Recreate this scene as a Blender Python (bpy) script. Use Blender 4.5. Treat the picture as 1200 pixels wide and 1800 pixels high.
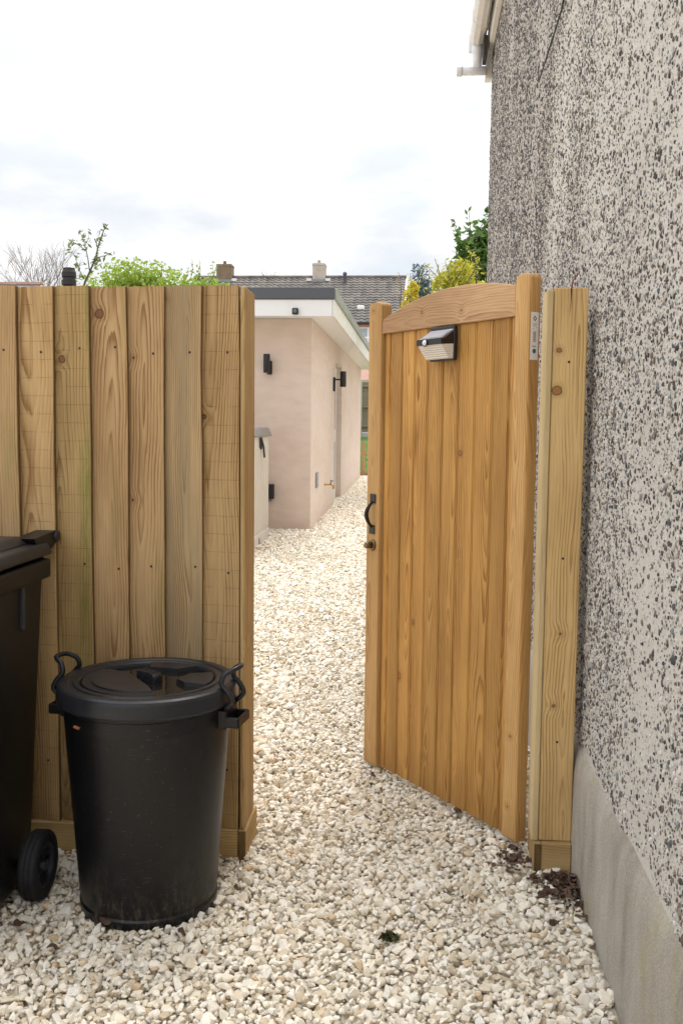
import bpy, bmesh, math, random
import numpy as np
from mathutils import Vector, Matrix, noise as mnoise

# ------------------------------------------------------------------ camera, sky, sun, exposure
scene = bpy.context.scene
for o in list(bpy.data.objects): bpy.data.objects.remove(o)
COL = scene.collection
R = math.radians

EYE = 1.4
F = 1700.0
yv = Vector((135, -150, F)).normalized()
dn = Vector((-203, (F*F-203*135)/150, F)).normalized()
zv = -dn
xv = yv.cross(zv)
right = Vector((xv.x, yv.x, zv.x)); down = Vector((xv.y, yv.y, zv.y)); fwd = Vector((xv.z, yv.z, zv.z))
cd = bpy.data.cameras.new('camera'); cam = bpy.data.objects.new('camera', cd); COL.objects.link(cam)
cd.sensor_fit = 'VERTICAL'; cd.sensor_height = 36; cd.lens = F/1800*36
cd.clip_start = 0.05; cd.clip_end = 2000
M = Matrix.Identity(4)
for i in range(3):
    M[i][0] = right[i]; M[i][1] = -down[i]; M[i][2] = -fwd[i]
M[2][3] = EYE
cam.matrix_world = M
scene.camera = cam
scene.cycles.max_bounces = 6; scene.cycles.diffuse_bounces = 3; scene.cycles.glossy_bounces = 2; scene.cycles.transmission_bounces = 2; scene.cycles.adaptive_threshold = .02

SUN_AZ, SUN_EL = 12.0, 60.0      # azimuth from +Y towards +X
sd = bpy.data.lights.new('sun', 'SUN'); sun = bpy.data.objects.new('sun', sd); COL.objects.link(sun)
sd.energy = 1.25; sd.angle = R(25); sd.color = (1, .95, .88)
sdir = Vector((math.sin(R(SUN_AZ))*math.cos(R(SUN_EL)), math.cos(R(SUN_AZ))*math.cos(R(SUN_EL)), math.sin(R(SUN_EL))))
sun.rotation_euler = sdir.to_track_quat('Z', 'Y').to_euler()

scene.view_settings.view_transform = 'Standard'; scene.view_settings.look = 'None'
scene.view_settings.exposure = 1.12; scene.view_settings.gamma = 1; scene.view_settings.use_curve_mapping = False

class NT:
    """terse node-tree helper"""
    def __init__(s, tree): s.t = tree; s.n = tree.nodes; s.l = tree.links
    def node(s, typ, ins=None, **kw):
        n = s.n.new(typ)
        for k, v in kw.items(): setattr(n, k, v)
        for k, v in (ins or {}).items(): s.set(n.inputs[k], v)
        return n
    def set(s, sock, v):
        if hasattr(v, 'is_output'): s.l.new(v, sock)
        elif hasattr(v, 'outputs'): s.l.new(v.outputs[0], sock)
        else:
            if sock.type == 'RGBA' and len(v) == 3: v = (*v, 1)
            sock.default_value = v
    def m(s, op, a, b=0.0, c=0.0, clamp=False):
        n = s.n.new('ShaderNodeMath'); n.operation = op; n.use_clamp = clamp
        for i, v in enumerate((a, b, c)): s.set(n.inputs[i], v)
        return n.outputs[0]
    def vm(s, op, a, b=(0, 0, 0), out=0):
        n = s.n.new('ShaderNodeVectorMath'); n.operation = op
        s.set(n.inputs[0], a); s.set(n.inputs[1], b)
        return n.outputs[out]
    def mix(s, f, a, b, blend='MIX'):
        n = s.n.new('ShaderNodeMix'); n.data_type = 'RGBA'; n.blend_type = blend
        s.set(n.inputs[0], f); s.set(n.inputs[6], a); s.set(n.inputs[7], b)
        return n.outputs[2]
    def smooth(s, v, a, b, o0=0.0, o1=1.0):
        n = s.n.new('ShaderNodeMapRange'); n.interpolation_type = 'SMOOTHSTEP'
        for i, x in enumerate((v, a, b, o0, o1)): s.set(n.inputs[i], x)
        return n.outputs[0]
    def noise(s, vec, scale, detail=3, rough=.5, out=0):
        n = s.node('ShaderNodeTexNoise', {'Vector': vec, 'Scale': scale, 'Detail': detail, 'Roughness': rough})
        return n.outputs[out]
    def ramp(s, f, stops, interp='LINEAR'):
        n = s.n.new('ShaderNodeValToRGB'); e = n.color_ramp; e.interpolation = interp
        while len(e.elements) < len(stops): e.elements.new(.5)
        for el, (p, c) in zip(e.elements, stops):
            el.position = p; el.color = (*c, 1) if len(c) == 3 else c
        s.set(n.inputs[0], f); return n.outputs[0]

w = bpy.data.worlds.new('World'); scene.world = w; w.use_nodes = True
t = NT(w.node_tree); t.n.clear()
sky = t.node('ShaderNodeTexSky', sky_type='NISHITA', sun_disc=False, sun_elevation=R(SUN_EL), sun_rotation=R(SUN_AZ), dust_density=2.0, air_density=1.0)
gen = t.node('ShaderNodeTexCoord').outputs['Generated']
mp = t.vm('MULTIPLY', gen, (1, 1, 2.6))
big = t.noise(t.vm('ADD', mp, (3.1, .4, 7.7)), 2.3, 7, .58)
det = t.noise(t.vm('ADD', mp, (1.7, 5.2, .3)), 5.5, 8, .55)
cov = t.smooth(t.m('ADD', t.m('MULTIPLY', big, .65), t.m('MULTIPLY', det, .35)), .36, .50)
shade = t.smooth(t.m('ADD', t.m('MULTIPLY', t.noise(t.vm('ADD', mp, (2.9, 6.2, 1.4)), 3.0, 8, .55), .7), t.m('MULTIPLY', det, .3)), .40, .60)
zdir = t.node('ShaderNodeSeparateXYZ', {0: gen}).outputs[2]
cloud = t.mix(shade, (.70, .735, .79), (1.0, 1.0, 1.0))
blue = t.vm('SCALE', sky.outputs[0], (0, 0, 0)); blue.node.inputs['Scale'].default_value = .11
thin = t.mix(.70, blue, (.80, .86, .94))
colr = t.mix(cov, thin, cloud)
# overcast luminance: a bright zenith falling to a third of it at the horizon, the same all round
ov = t.vm('SCALE', colr); t.set(ov.node.inputs['Scale'], t.m('MULTIPLY_ADD', t.m('MAXIMUM', zdir, 0.0), .80, .39)); colr = ov
w.cycles.sampling_method = 'MANUAL'; w.cycles.sample_map_resolution = 512
bg = t.node('ShaderNodeBackground', {'Color': colr, 'Strength': 1.0})
wo = t.node('ShaderNodeOutputWorld'); t.l.new(bg.outputs[0], wo.inputs[0])

# ------------------------------------------------------------------ materials
MATS = {}
def newmat(name):
    m = bpy.data.materials.new(name); m.use_nodes = True
    nt = NT(m.node_tree); nt.n.clear()
    b = nt.node('ShaderNodeBsdfPrincipled'); o = nt.node('ShaderNodeOutputMaterial')
    nt.l.new(b.outputs[0], o.inputs[0]); MATS[name] = m
    return m, nt, b

def plain(name, col, rough=.6, metal=0.0, var=.12, scale=25, bump=0.0, bscale=200, dirt=None):
    m, t, b = newmat(name)
    oc = t.node('ShaderNodeTexCoord').outputs['Object']
    n = t.noise(oc, scale, 4, .6)
    f = t.m('MULTIPLY_ADD', n, 2*var, 1-var)
    c = t.vm('SCALE', t.node('ShaderNodeRGB').outputs[0]); c.node.inputs[0].links[0].from_node.outputs[0].default_value = (*col, 1)
    t.set(c.node.inputs['Scale'], f)
    if dirt:
        d = t.smooth(t.noise(t.vm('ADD', oc, (5, 3, 1)), dirt[1], 6, .7), dirt[2], dirt[3])
        c = t.mix(d, c, dirt[0])
    t.set(b.inputs['Base Color'], c)
    t.set(b.inputs['Roughness'], t.m('MULTIPLY_ADD', n, .2, rough-.1)); b.inputs['Metallic'].default_value = metal
    if bump:
        bn = t.node('ShaderNodeBump', {'Strength': bump, 'Distance': .004, 'Height': t.noise(oc, bscale, 4, .6)})
        t.set(b.inputs['Normal'], bn.outputs[0])
    return m

def wood(name, light, dark, freq=150, saw=0.0, green=0.0, grey=0.0, rough=.72, knot=(.10, .045, .02), knots=.5, contrast=1.0):
    """sawn softwood: growth rings round a wandering pith, knots, fibre, optional saw marks and algae. Grain runs along local Z."""
    m, t, b = newmat(name)
    oc = t.node('ShaderNodeTexCoord').outputs['Object']
    rnd = t.node('ShaderNodeObjectInfo').outputs['Random']
    off = t.node('ShaderNodeCombineXYZ', {0: 0.0, 1: 0.0, 2: t.m('MULTIPLY', rnd, 61.0)}).outputs[0]
    p = t.vm('ADD', oc, off)
    sp = t.node('ShaderNodeSeparateXYZ', {0: p}); x, y, z = sp.outputs
    # knots
    kv = t.node('ShaderNodeCombineXYZ', {0: x, 1: z, 2: 0.0}).outputs[0]
    vo = t.node('ShaderNodeTexVoronoi', {'Vector': t.vm('ADD', kv, (3.3, 1.7, 0)), 'Scale': 5.0, 'Randomness': 1.0}, voronoi_dimensions='2D')
    kd = t.m('ADD', vo.outputs['Distance'], t.m('MULTIPLY', t.m('SUBTRACT', t.noise(kv, 38.0, 3, .6), .5), .075))
    keep = t.m('LESS_THAN', t.node('ShaderNodeSeparateColor', {0: vo.outputs['Color']}).outputs[0], knots)
    ksz = t.m('MULTIPLY_ADD', t.node('ShaderNodeSeparateColor', {0: vo.outputs['Color']}).outputs[1], 1.0, 0.0)
    ksz = t.m('MULTIPLY_ADD', t.m('POWER', ksz, 2.2), .062, .012)
    kin = t.m('MULTIPLY', t.smooth(t.m('SUBTRACT', kd, ksz), .014, 0.0), keep)
    kbend = t.m('MULTIPLY', t.smooth(kd, .24, .02), keep)
    # rings
    zz = t.node('ShaderNodeCombineXYZ', {0: t.m('MULTIPLY', x, 1.5), 1: t.m('MULTIPLY', y, 1.5), 2: t.m('MULTIPLY', z, 1.0)}).outputs[0]
    wn = t.node('ShaderNodeTexNoise', {'Vector': zz, 'Scale': 1.1, 'Detail': 2, 'Roughness': .4})
    ws = t.node('ShaderNodeSeparateColor', {0: wn.outputs['Color']})
    cx = t.m('MULTIPLY', t.m('SUBTRACT', t.m('FRACT', t.m('MULTIPLY', rnd, 7.31)), .5), .09)
    dx = t.m('ADD', t.m('SUBTRACT', x, cx), t.m('MULTIPLY', t.m('SUBTRACT', ws.outputs[0], .5), .09))
    dy = t.m('ADD', t.m('ADD', y, .028), t.m('MULTIPLY', t.m('SUBTRACT', ws.outputs[1], .5), .16))
    rr = t.m('SQRT', t.m('ADD', t.m('MULTIPLY', dx, dx), t.m('MULTIPLY', dy, dy)))
    rr = t.m('ADD', rr, t.m('MULTIPLY', kbend, .010))
    jag = t.noise(t.vm('MULTIPLY', p, (60, 60, 4)), 1.0, 3, .6)
    ph = t.m('ADD', t.m('MULTIPLY', rr, freq), t.m('MULTIPLY', jag, .9))
    fr = t.m('FRACT', ph)
    ring = t.m('POWER', fr, 2.2)
    ring = t.m('MULTIPLY', ring, t.smooth(fr, 1.0, .86))
    fib = t.noise(t.vm('MULTIPLY', p, (420, 420, 9)), 1.0, 3, .65)
    blot = t.noise(t.vm('MULTIPLY', p, (6, 6, 1.6)), 1.0, 4, .6)
    rs = t.smooth(t.noise(t.vm('MULTIPLY', t.vm('ADD', p, (7, 3, 2)), (16, 16, 1.3)), 1.0, 3, .55), .34, .66, .22, 1.25)
    rs = t.m('MULTIPLY', rs, t.smooth(t.noise(t.vm('MULTIPLY', p, (150, 150, 5)), 1.0, 2, .6), .25, .6, .45, 1.0))
    col = t.mix(t.m('MULTIPLY', t.m('MULTIPLY', ring, rs), 1.25*contrast, clamp=True), light, tuple(c*.85 for c in dark))
    col = t.mix(t.smooth(blot, .40, .70, 0, .42), col, tuple(c*.75 for c in dark))
    val = t.m('MULTIPLY_ADD', fib, .60, .70)
    val = t.m('MULTIPLY', val, t.m('MULTIPLY_ADD', t.m('FRACT', t.m('MULTIPLY', rnd, 3.77)), .28, .85))
    if saw:
        sz = t.m('ADD', t.m('DIVIDE', z, .057), t.m('MULTIPLY', t.noise(t.vm('MULTIPLY', p, (9, 9, 1)), 1.0, 2), .07))
        sl = t.smooth(t.m('ABSOLUTE', t.m('SUBTRACT', t.m('FRACT', sz), .5)), .468, .495)
        sl = t.m('MULTIPLY', sl, t.smooth(t.noise(t.vm('MULTIPLY', p, (30, 30, 25)), 1.0, 2), .3, .55))
        val = t.m('MULTIPLY', val, t.m('SUBTRACT', 1.0, t.m('MULTIPLY', sl, saw)))
    cs = t.vm('SCALE', col); t.set(cs.node.inputs['Scale'], val); col = cs
    if grey:
        g = t.smooth(t.noise(t.vm('MULTIPLY', p, (22, 22, .9)), 1.0, 4, .6), .36, .62, 0, grey)
        col = t.mix(g, col, (.265, .20, .12))
    if green:
        g = t.m('MULTIPLY', t.smooth(t.noise(t.vm('MULTIPLY', p, (14, 14, 2.2)), 1.0, 5, .65), .45, .70), t.smooth(x, -.03, .05))
        col = t.mix(t.m('MULTIPLY', g, green), col, (.17, .18, .03))
    dz = t.m('ADD', t.node('ShaderNodeSeparateXYZ', {0: oc}).outputs[2], t.m('MULTIPLY', t.noise(t.vm('MULTIPLY', p, (25, 25, 6)), 1.0, 4, .6), .30))
    col = t.mix(t.smooth(dz, .36, .10, 0, .38), col, tuple(c*.55 for c in dark))
    halo = t.m('MULTIPLY', t.smooth(t.m('SUBTRACT', kd, ksz), .11, .01), keep)
    col = t.mix(t.m('MULTIPLY', halo, .35), col, tuple(c*.75 for c in dark))
    kr = t.m('FRACT', t.m('MULTIPLY', kd, 85.0))
    kcol = t.mix(kr, tuple(c*1.5 for c in knot), tuple(c*2.2 for c in knot))
    kcol = t.mix(t.smooth(t.m('SUBTRACT', kd, ksz), -.016, -.002), kcol, tuple(c*.55 for c in knot))
    col = t.mix(t.m('MULTIPLY', kin, .88), col, kcol)
    t.set(b.inputs['Base Color'], col); t.set(b.inputs['Roughness'], t.m('MULTIPLY_ADD', fib, .25, rough-.12))
    b.inputs['Specular IOR Level'].default_value = .3
    h = t.m('ADD', t.m('MULTIPLY', fib, .6), t.m('MULTIPLY', ring, -.5))
    if saw: h = t.m('SUBTRACT', h, t.m('MULTIPLY', sl, 1.2))
    bn = t.node('ShaderNodeBump', {'Strength': .45, 'Distance': .0012, 'Height': h}); t.set(b.inputs['Normal'], bn.outputs[0])
    return m

wood('fence_saw', (.55, .365, .17), (.34, .185, .066), 115, saw=.27, knots=.42, contrast=1.5)
wood('fence_saw_green', (.53, .36, .155), (.33, .19, .068), 100, saw=.27, green=.85, knots=.4, contrast=1.4)
wood('fence_plain', (.55, .36, .175), (.33, .172, .07), 105, green=.3, knots=.42, contrast=1.5)
wood('fence_grey', (.46, .32, .165), (.28, .17, .075), 150, grey=.5, green=.15, knots=.45, contrast=1.5)
wood('post_wood', (.62, .425, .19), (.43, .255, .095), 105, knot=(.17, .075, .025), knots=.5, contrast=1.4)
wood('raw_edge', (.72, .55, .30), (.56, .39, .18), 120, knots=.2, contrast=.6)
wood('base_wood', (.54, .37, .165), (.36, .215, .08), 120, green=.3)
wood('end_grain', (.17, .105, .04), (.10, .06, .02), 260, knots=0.0)
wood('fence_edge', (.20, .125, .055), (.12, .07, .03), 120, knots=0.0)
wood('gate_board', (.57, .31, .085), (.33, .14, .028), 125, rough=.6, knot=(.17, .075, .025), knots=.38, contrast=1.35)
wood('gate_frame', (.60, .365, .145), (.42, .205, .055), 120, rough=.6, knot=(.22, .10, .035), knots=.5)
wood('gate_rail', (.55, .35, .19), (.38, .195, .085), 105, rough=.65, knot=(.22, .10, .05), knots=.5)
wood('grey_timber', (.29, .26, .20), (.19, .165, .12), 130, grey=.5)
wood('picket_wood', (.56, .38, .21), (.42, .26, .13), 120)
plain('black_plastic', (.008, .008, .009), .36, var=.3, scale=12, bump=.12, bscale=300, dirt=((.07, .065, .06), 55, .62, .82))
plain('lid_plastic', (.017, .018, .022), .34, var=.25, scale=14, bump=.05, bscale=260, dirt=((.09, .085, .08), 40, .58, .85))
plain('wheelie_plastic', (.008, .0083, .010), .45, var=.25, scale=5, bump=.15, bscale=400, dirt=((.07, .06, .055), 60, .66, .85))
plain('wheelie_lid', (.021, .022, .025), .42, var=.2, scale=8, bump=.15, bscale=400)
plain('rubber', (.014, .014, .017), .7, var=.3, scale=60, bump=.3, bscale=150, dirt=((.16, .14, .12), 70, .62, .8))
plain('hub_plastic', (.028, .030, .042), .5, var=.2)
plain('black_metal', (.014, .013, .013), .4, metal=.2, var=.2)
plain('lamp_black', (.010, .010, .011), .45, var=.2)
plain('brass_dull', (.20, .15, .085), .42, metal=.85, var=.3, scale=120)
plain('brass', (.55, .33, .06), .35, metal=.8, var=.2)
plain('white_upvc', (.80, .80, .80), .35, var=.03, scale=6, dirt=((.60, .58, .50), 9, .60, .85))
plain('white_upvc_dirty', (.74, .73, .66), .45, var=.06, scale=10, dirt=((.45, .44, .30), 14, .45, .80))
plain('gutter_upvc', (.74, .71, .66), .45, var=.06, scale=10, dirt=((.30, .25, .19), 22, .52, .80))
plain('gutter_clean', (.72, .73, .75), .4, var=.04, scale=10)
plain('dark_soffit', (.03, .025, .022), .7)
plain('roof_trim', (.085, .09, .105), .55, var=.12, scale=3)
plain('roof_trim_side', (.30, .32, .29), .5, var=.12, scale=6, dirt=((.16, .19, .12), 8, .4, .75))
plain('roof_felt', (.12, .12, .125), .85, var=.2, scale=5)
plain('box_beige', (.62, .545, .45), .55, var=.06, scale=4, bump=.06)
plain('box_lid', (.20, .18, .165), .5, var=.1, scale=5)
plain('glass', (.10, .13, .15), .06, var=.05)
plain('window_glass', (.30, .38, .44), .08, var=.1, scale=1)
plain('solar_panel', (.46, .49, .55), .10, var=.1, scale=30)
plain('sensor_white', (.85, .85, .87), .2, var=.02)
plain('paper', (.80, .80, .83), .55, var=.03)
plain('ink', (.05, .05, .055), .6)
plain('ink_grey', (.38, .38, .40), .6)
plain('ink_blue', (.02, .16, .28), .6, var=.3, scale=300)
plain('cable', (.015, .014, .014), .6)
plain('rust', (.22, .07, .035), .8, var=.4, scale=80)
plain('nail', (.05, .038, .03), .6, metal=.3)
plain('concrete', (.42, .40, .36), .9, var=.18, scale=9, bump=.5, bscale=90)
plain('brick_chimney', (.20, .145, .095), .9, var=.45, scale=5, bump=.5, bscale=30)
plain('render_chimney', (.44, .39, .33), .9, var=.35, scale=5, bump=.5, bscale=30)
plain('lead', (.22, .24, .27), .6, var=.2)
plain('terracotta', (.36, .20, .15), .8, var=.25, scale=3)
plain('far_wall', (.58, .48, .43), .9, var=.08, scale=2)
plain('white_wall', (.75, .74, .71), .85, var=.06, scale=2)
plain('bark', (.13, .10, .075), .9, var=.4, scale=40)
plain('bark_grey', (.22, .20, .19), .9, var=.3, scale=10)
plain('dead_leaf', (.085, .045, .028), .8, var=.6, scale=30)
plain('moss', (.05, .055, .015), .95, var=.5, scale=90)
plain('earth', (.52, .455, .36), .95, var=.25, scale=12, bump=.6, bscale=60)
plain('grass_soil', (.10, .17, .035), .95, var=.35, scale=4)

def m_binbody():
    m, t, b = newmat('bin_body')
    oc = t.node('ShaderNodeTexCoord').outputs['Object']; z = t.node('ShaderNodeSeparateXYZ', {0: oc}).outputs[2]
    st = t.noise(t.vm('MULTIPLY', oc, (60, 60, 22)), 1.0, 6, .75); big = t.noise(oc, 6, 4, .6)
    dust = t.m('MULTIPLY', t.smooth(t.m('ADD', z, t.m('MULTIPLY', big, .22)), .34, .06), t.smooth(st, .46, .72, 0, .6))
    sp = t.smooth(t.noise(oc, 130, 3, .6), .655, .72)
    sc = t.m('MULTIPLY', t.smooth(t.noise(t.vm('MULTIPLY', oc, (30, 30, 200)), 1.0, 3, .6), .60, .70), t.smooth(big, .5, .65))
    c = t.mix(dust, t.mix(big, (.004, .0042, .005), (.007, .007, .008)), (.17, .13, .09))
    c = t.mix(t.m('MULTIPLY', sp, .32), c, (.16, .15, .14)); c = t.mix(t.m('MULTIPLY', sc, .35), c, (.12, .11, .10))
    t.set(b.inputs['Base Color'], c); t.set(b.inputs['Roughness'], t.m('MULTIPLY_ADD', dust, .4, .36))
    bn = t.node('ShaderNodeBump', {'Strength': .15, 'Distance': .002, 'Height': t.noise(oc, 240, 4, .6)}); t.set(b.inputs['Normal'], bn.outputs[0])
m_binbody()
def foliage(name, a, b_, trans=.35):
    m, t, b = newmat(name)
    oc = t.node('ShaderNodeTexCoord').outputs['Object']
    wn = t.node('ShaderNodeTexWhiteNoise', {'Vector': t.vm('SNAP', oc, (.09, .09, .09))}).outputs[0]
    n = t.noise(oc, 2.2, 4, .6)
    c = t.mix(t.m('ADD', t.m('MULTIPLY', wn, .5), t.m('MULTIPLY', n, .5)), a, b_)
    t.set(b.inputs['Base Color'], c); b.inputs['Roughness'].default_value = .5
    tr = t.node('ShaderNodeBsdfTranslucent', {'Color': c})
    mx = t.node('ShaderNodeMixShader', {0: trans})
    out = [n for n in t.n if n.type == 'OUTPUT_MATERIAL'][0]
    t.l.new(b.outputs[0], mx.inputs[1]); t.l.new(tr.outputs[0], mx.inputs[2]); t.l.new(mx.outputs[0], out.inputs[0])
    return m
foliage('leaf_lime', (.22, .34, .03), (.44, .55, .09))
foliage('leaf_sapling', (.12, .17, .05), (.24, .30, .10))
foliage('leaf_laurel', (.045, .11, .018), (.16, .29, .045), .3)
foliage('leaf_yellow', (.58, .46, .02), (.74, .66, .08))
foliage('leaf_yellowgreen', (.40, .42, .04), (.66, .60, .08))
foliage('leaf_conifer', (.10, .15, .17), (.20, .27, .30), .2)
foliage('grass_blade', (.10, .22, .02), (.24, .40, .06))

def m_plaster():
    m, t, b = newmat('pink_plaster')
    g = t.node('ShaderNodeNewGeometry').outputs['Position']
    n1 = t.noise(t.vm('MULTIPLY', g, (1.3, .35, 1.3)), 1.0, 5, .6)
    n2 = t.noise(t.vm('MULTIPLY', g, (5, 5, 14)), 1.0, 4, .6)
    f = t.m('ADD', t.m('MULTIPLY', n1, .65), t.m('MULTIPLY', n2, .35))
    c = t.ramp(f, [(.30, (.58, .45, .365)), (.5, (.67, .54, .45)), (.70, (.73, .615, .53))])
    z = t.node('ShaderNodeSeparateXYZ', {0: g}).outputs[2]
    lo = t.m('MULTIPLY', t.smooth(t.m('ADD', z, t.m('MULTIPLY', n2, .35)), .75, .35), .5)
    c = t.mix(lo, c, (.54, .375, .285))
    t.set(b.inputs['Base Color'], c); b.inputs['Roughness'].default_value = .85
    bn = t.node('ShaderNodeBump', {'Strength': .25, 'Distance': .004, 'Height': t.noise(g, 14, 5, .6)}); t.set(b.inputs['Normal'], bn.outputs[0])
m_plaster()

def m_render():
    m, t, b = newmat('wall_render')
    g = t.node('ShaderNodeNewGeometry').outputs['Position']
    n1 = t.noise(t.vm('MULTIPLY', g, (1, 1, .5)), 2.2, 5, .6); n2 = t.noise(g, 130, 4, .7)
    c = t.ramp(t.m('ADD', t.m('MULTIPLY', n1, .5), t.m('MULTIPLY', n2, .5)), [(.3, (.52, .48, .42)), (.5, (.69, .655, .60)), (.7, (.80, .77, .715))])
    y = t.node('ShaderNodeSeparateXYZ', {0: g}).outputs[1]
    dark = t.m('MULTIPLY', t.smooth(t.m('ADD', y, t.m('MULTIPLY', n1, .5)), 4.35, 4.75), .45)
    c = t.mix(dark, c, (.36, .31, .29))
    t.set(b.inputs['Base Color'], c); b.inputs['Roughness'].default_value = .95
    bn = t.node('ShaderNodeBump', {'Strength': 1.0, 'Distance': .008, 'Height': t.noise(g, 95, 5, .7)}); t.set(b.inputs['Normal'], bn.outputs[0])
m_render()

def m_plinth():
    m, t, b = newmat('plinth_render')
    g = t.node('ShaderNodeNewGeometry').outputs['Position']
    n1 = t.noise(t.vm('MULTIPLY', g, (3, 3, 1.2)), 1.6, 6, .65); n2 = t.noise(g, 160, 4, .7)
    c = t.ramp(n1, [(.30, (.27, .235, .19)), (.46, (.40, .36, .305)), (.58, (.47, .43, .37)), (.70, (.54, .505, .445))])
    c = t.mix(t.smooth(t.noise(t.vm('ADD', g, (4, 4, 4)), 3.2, 5, .6), .52, .72, 0, .55), c, (.36, .31, .11))
    cs = t.vm('SCALE', c); t.set(cs.node.inputs['Scale'], t.m('MULTIPLY_ADD', n2, .9, .55))
    t.set(b.inputs['Base Color'], cs); b.inputs['Roughness'].default_value = .95
    bn = t.node('ShaderNodeBump', {'Strength': 1.0, 'Distance': .005, 'Height': t.m('ADD', n2, t.m('MULTIPLY', n1, 1.2))}); t.set(b.inputs['Normal'], bn.outputs[0])
m_plinth()

def m_pebble():
    m, t, b = newmat('dash_pebble')
    rnd = t.node('ShaderNodeObjectInfo').outputs['Random']
    g = t.node('ShaderNodeNewGeometry').outputs['Position']
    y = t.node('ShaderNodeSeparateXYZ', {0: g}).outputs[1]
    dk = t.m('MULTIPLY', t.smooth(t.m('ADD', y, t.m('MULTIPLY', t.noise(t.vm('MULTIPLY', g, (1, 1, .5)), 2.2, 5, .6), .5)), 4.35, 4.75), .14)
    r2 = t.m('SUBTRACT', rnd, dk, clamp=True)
    c = t.ramp(r2, [(0, (.05, .047, .05)), (.09, (.10, .105, .12)), (.18, (.15, .105, .08)), (.27, (.075, .07, .07)), (.34, (.20, .155, .12)), (.42, (.25, .25, .26)),
                    (.52, (.30, .25, .20)), (.60, (.50, .46, .40)), (.70, (.64, .60, .54)), (.88, (.74, .71, .66))], 'CONSTANT')
    t.set(b.inputs['Base Color'], t.mix(.35, c, t.mix(t.noise(g, 240, 3), (.02, .02, .02), c)))
    b.inputs['Roughness'].default_value = .7
m_pebble()

def m_stone():
    m, t, b = newmat('limestone')
    rnd = t.node('ShaderNodeObjectInfo').outputs['Random']
    oc = t.node('ShaderNodeTexCoord').outputs['Object']
    pos = t.node('ShaderNodeNewGeometry').outputs['Position']
    c = t.ramp(rnd, [(0, (.50, .42, .31)), (.10, (.67, .61, .51)), (.35, (.77, .725, .64)), (.6, (.80, .77, .71)), (.84, (.72, .705, .67)), (.95, (.62, .55, .44)), (1, (.57, .43, .28))])
    n = t.noise(pos, 70, 3, .65)
    c2 = t.vm('SCALE', c); t.set(c2.node.inputs['Scale'], t.m('MULTIPLY_ADD', n, .5, .84))
    c3 = t.mix(t.smooth(t.noise(pos, 1.1, 2, .6), .5, .75, 0, .2), c2, (.60, .52, .40))
    t.set(b.inputs['Base Color'], t.mix(1.0, c3, (.985, .95, .89), 'MULTIPLY')); b.inputs['Roughness'].default_value = .85
    bn = t.node('ShaderNodeBump', {'Strength': .5, 'Distance': .003, 'Height': n}); t.set(b.inputs['Normal'], bn.outputs[0])
m_stone()

def m_tiles():
    m, t, b = newmat('roof_tile')
    g = t.node('ShaderNodeTexCoord').outputs['Object']
    n = t.noise(g, 1.2, 5, .65); v = t.node('ShaderNodeTexWhiteNoise', {'Vector': t.vm('SNAP', g, (.3, 9, .24))}).outputs[0]
    c = t.ramp(t.m('ADD', t.m('MULTIPLY', n, .6), t.m('MULTIPLY', v, .4)), [(.25, (.085, .075, .07)), (.5, (.135, .12, .108)), (.75, (.19, .165, .14))])
    t.set(b.inputs['Base Color'], c); b.inputs['Roughness'].default_value = .85
m_tiles()

def m_water():
    m, t, b = newmat('rain_water')
    b.inputs['Base Color'].default_value = (.012, .011, .010, 1); b.inputs['Roughness'].default_value = .03; b.inputs['IOR'].default_value = 1.333
m_water()

def m_lens():
    m, t, b = newmat('ribbed_lens')
    oc = t.node('ShaderNodeTexCoord').outputs['Object']
    z = t.node('ShaderNodeSeparateXYZ', {0: oc}).outputs[2]
    s = t.m('SINE', t.m('MULTIPLY', z, 900.0))
    t.set(b.inputs['Base Color'], t.mix(t.m('MULTIPLY_ADD', s, .5, .5), (.70, .66, .61), (.90, .88, .85)))
    b.inputs['Roughness'].default_value = .15
    bn = t.node('ShaderNodeBump', {'Strength': .6, 'Distance': .002, 'Height': s}); t.set(b.inputs['Normal'], bn.outputs[0])
m_lens()

for k in ('black_plastic', 'lid_plastic', 'wheelie_plastic', 'wheelie_lid', 'bin_body', 'rubber'):
    [n for n in MATS[k].node_tree.nodes if n.type == 'BSDF_PRINCIPLED'][0].inputs['Specular IOR Level'].default_value = .36

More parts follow.
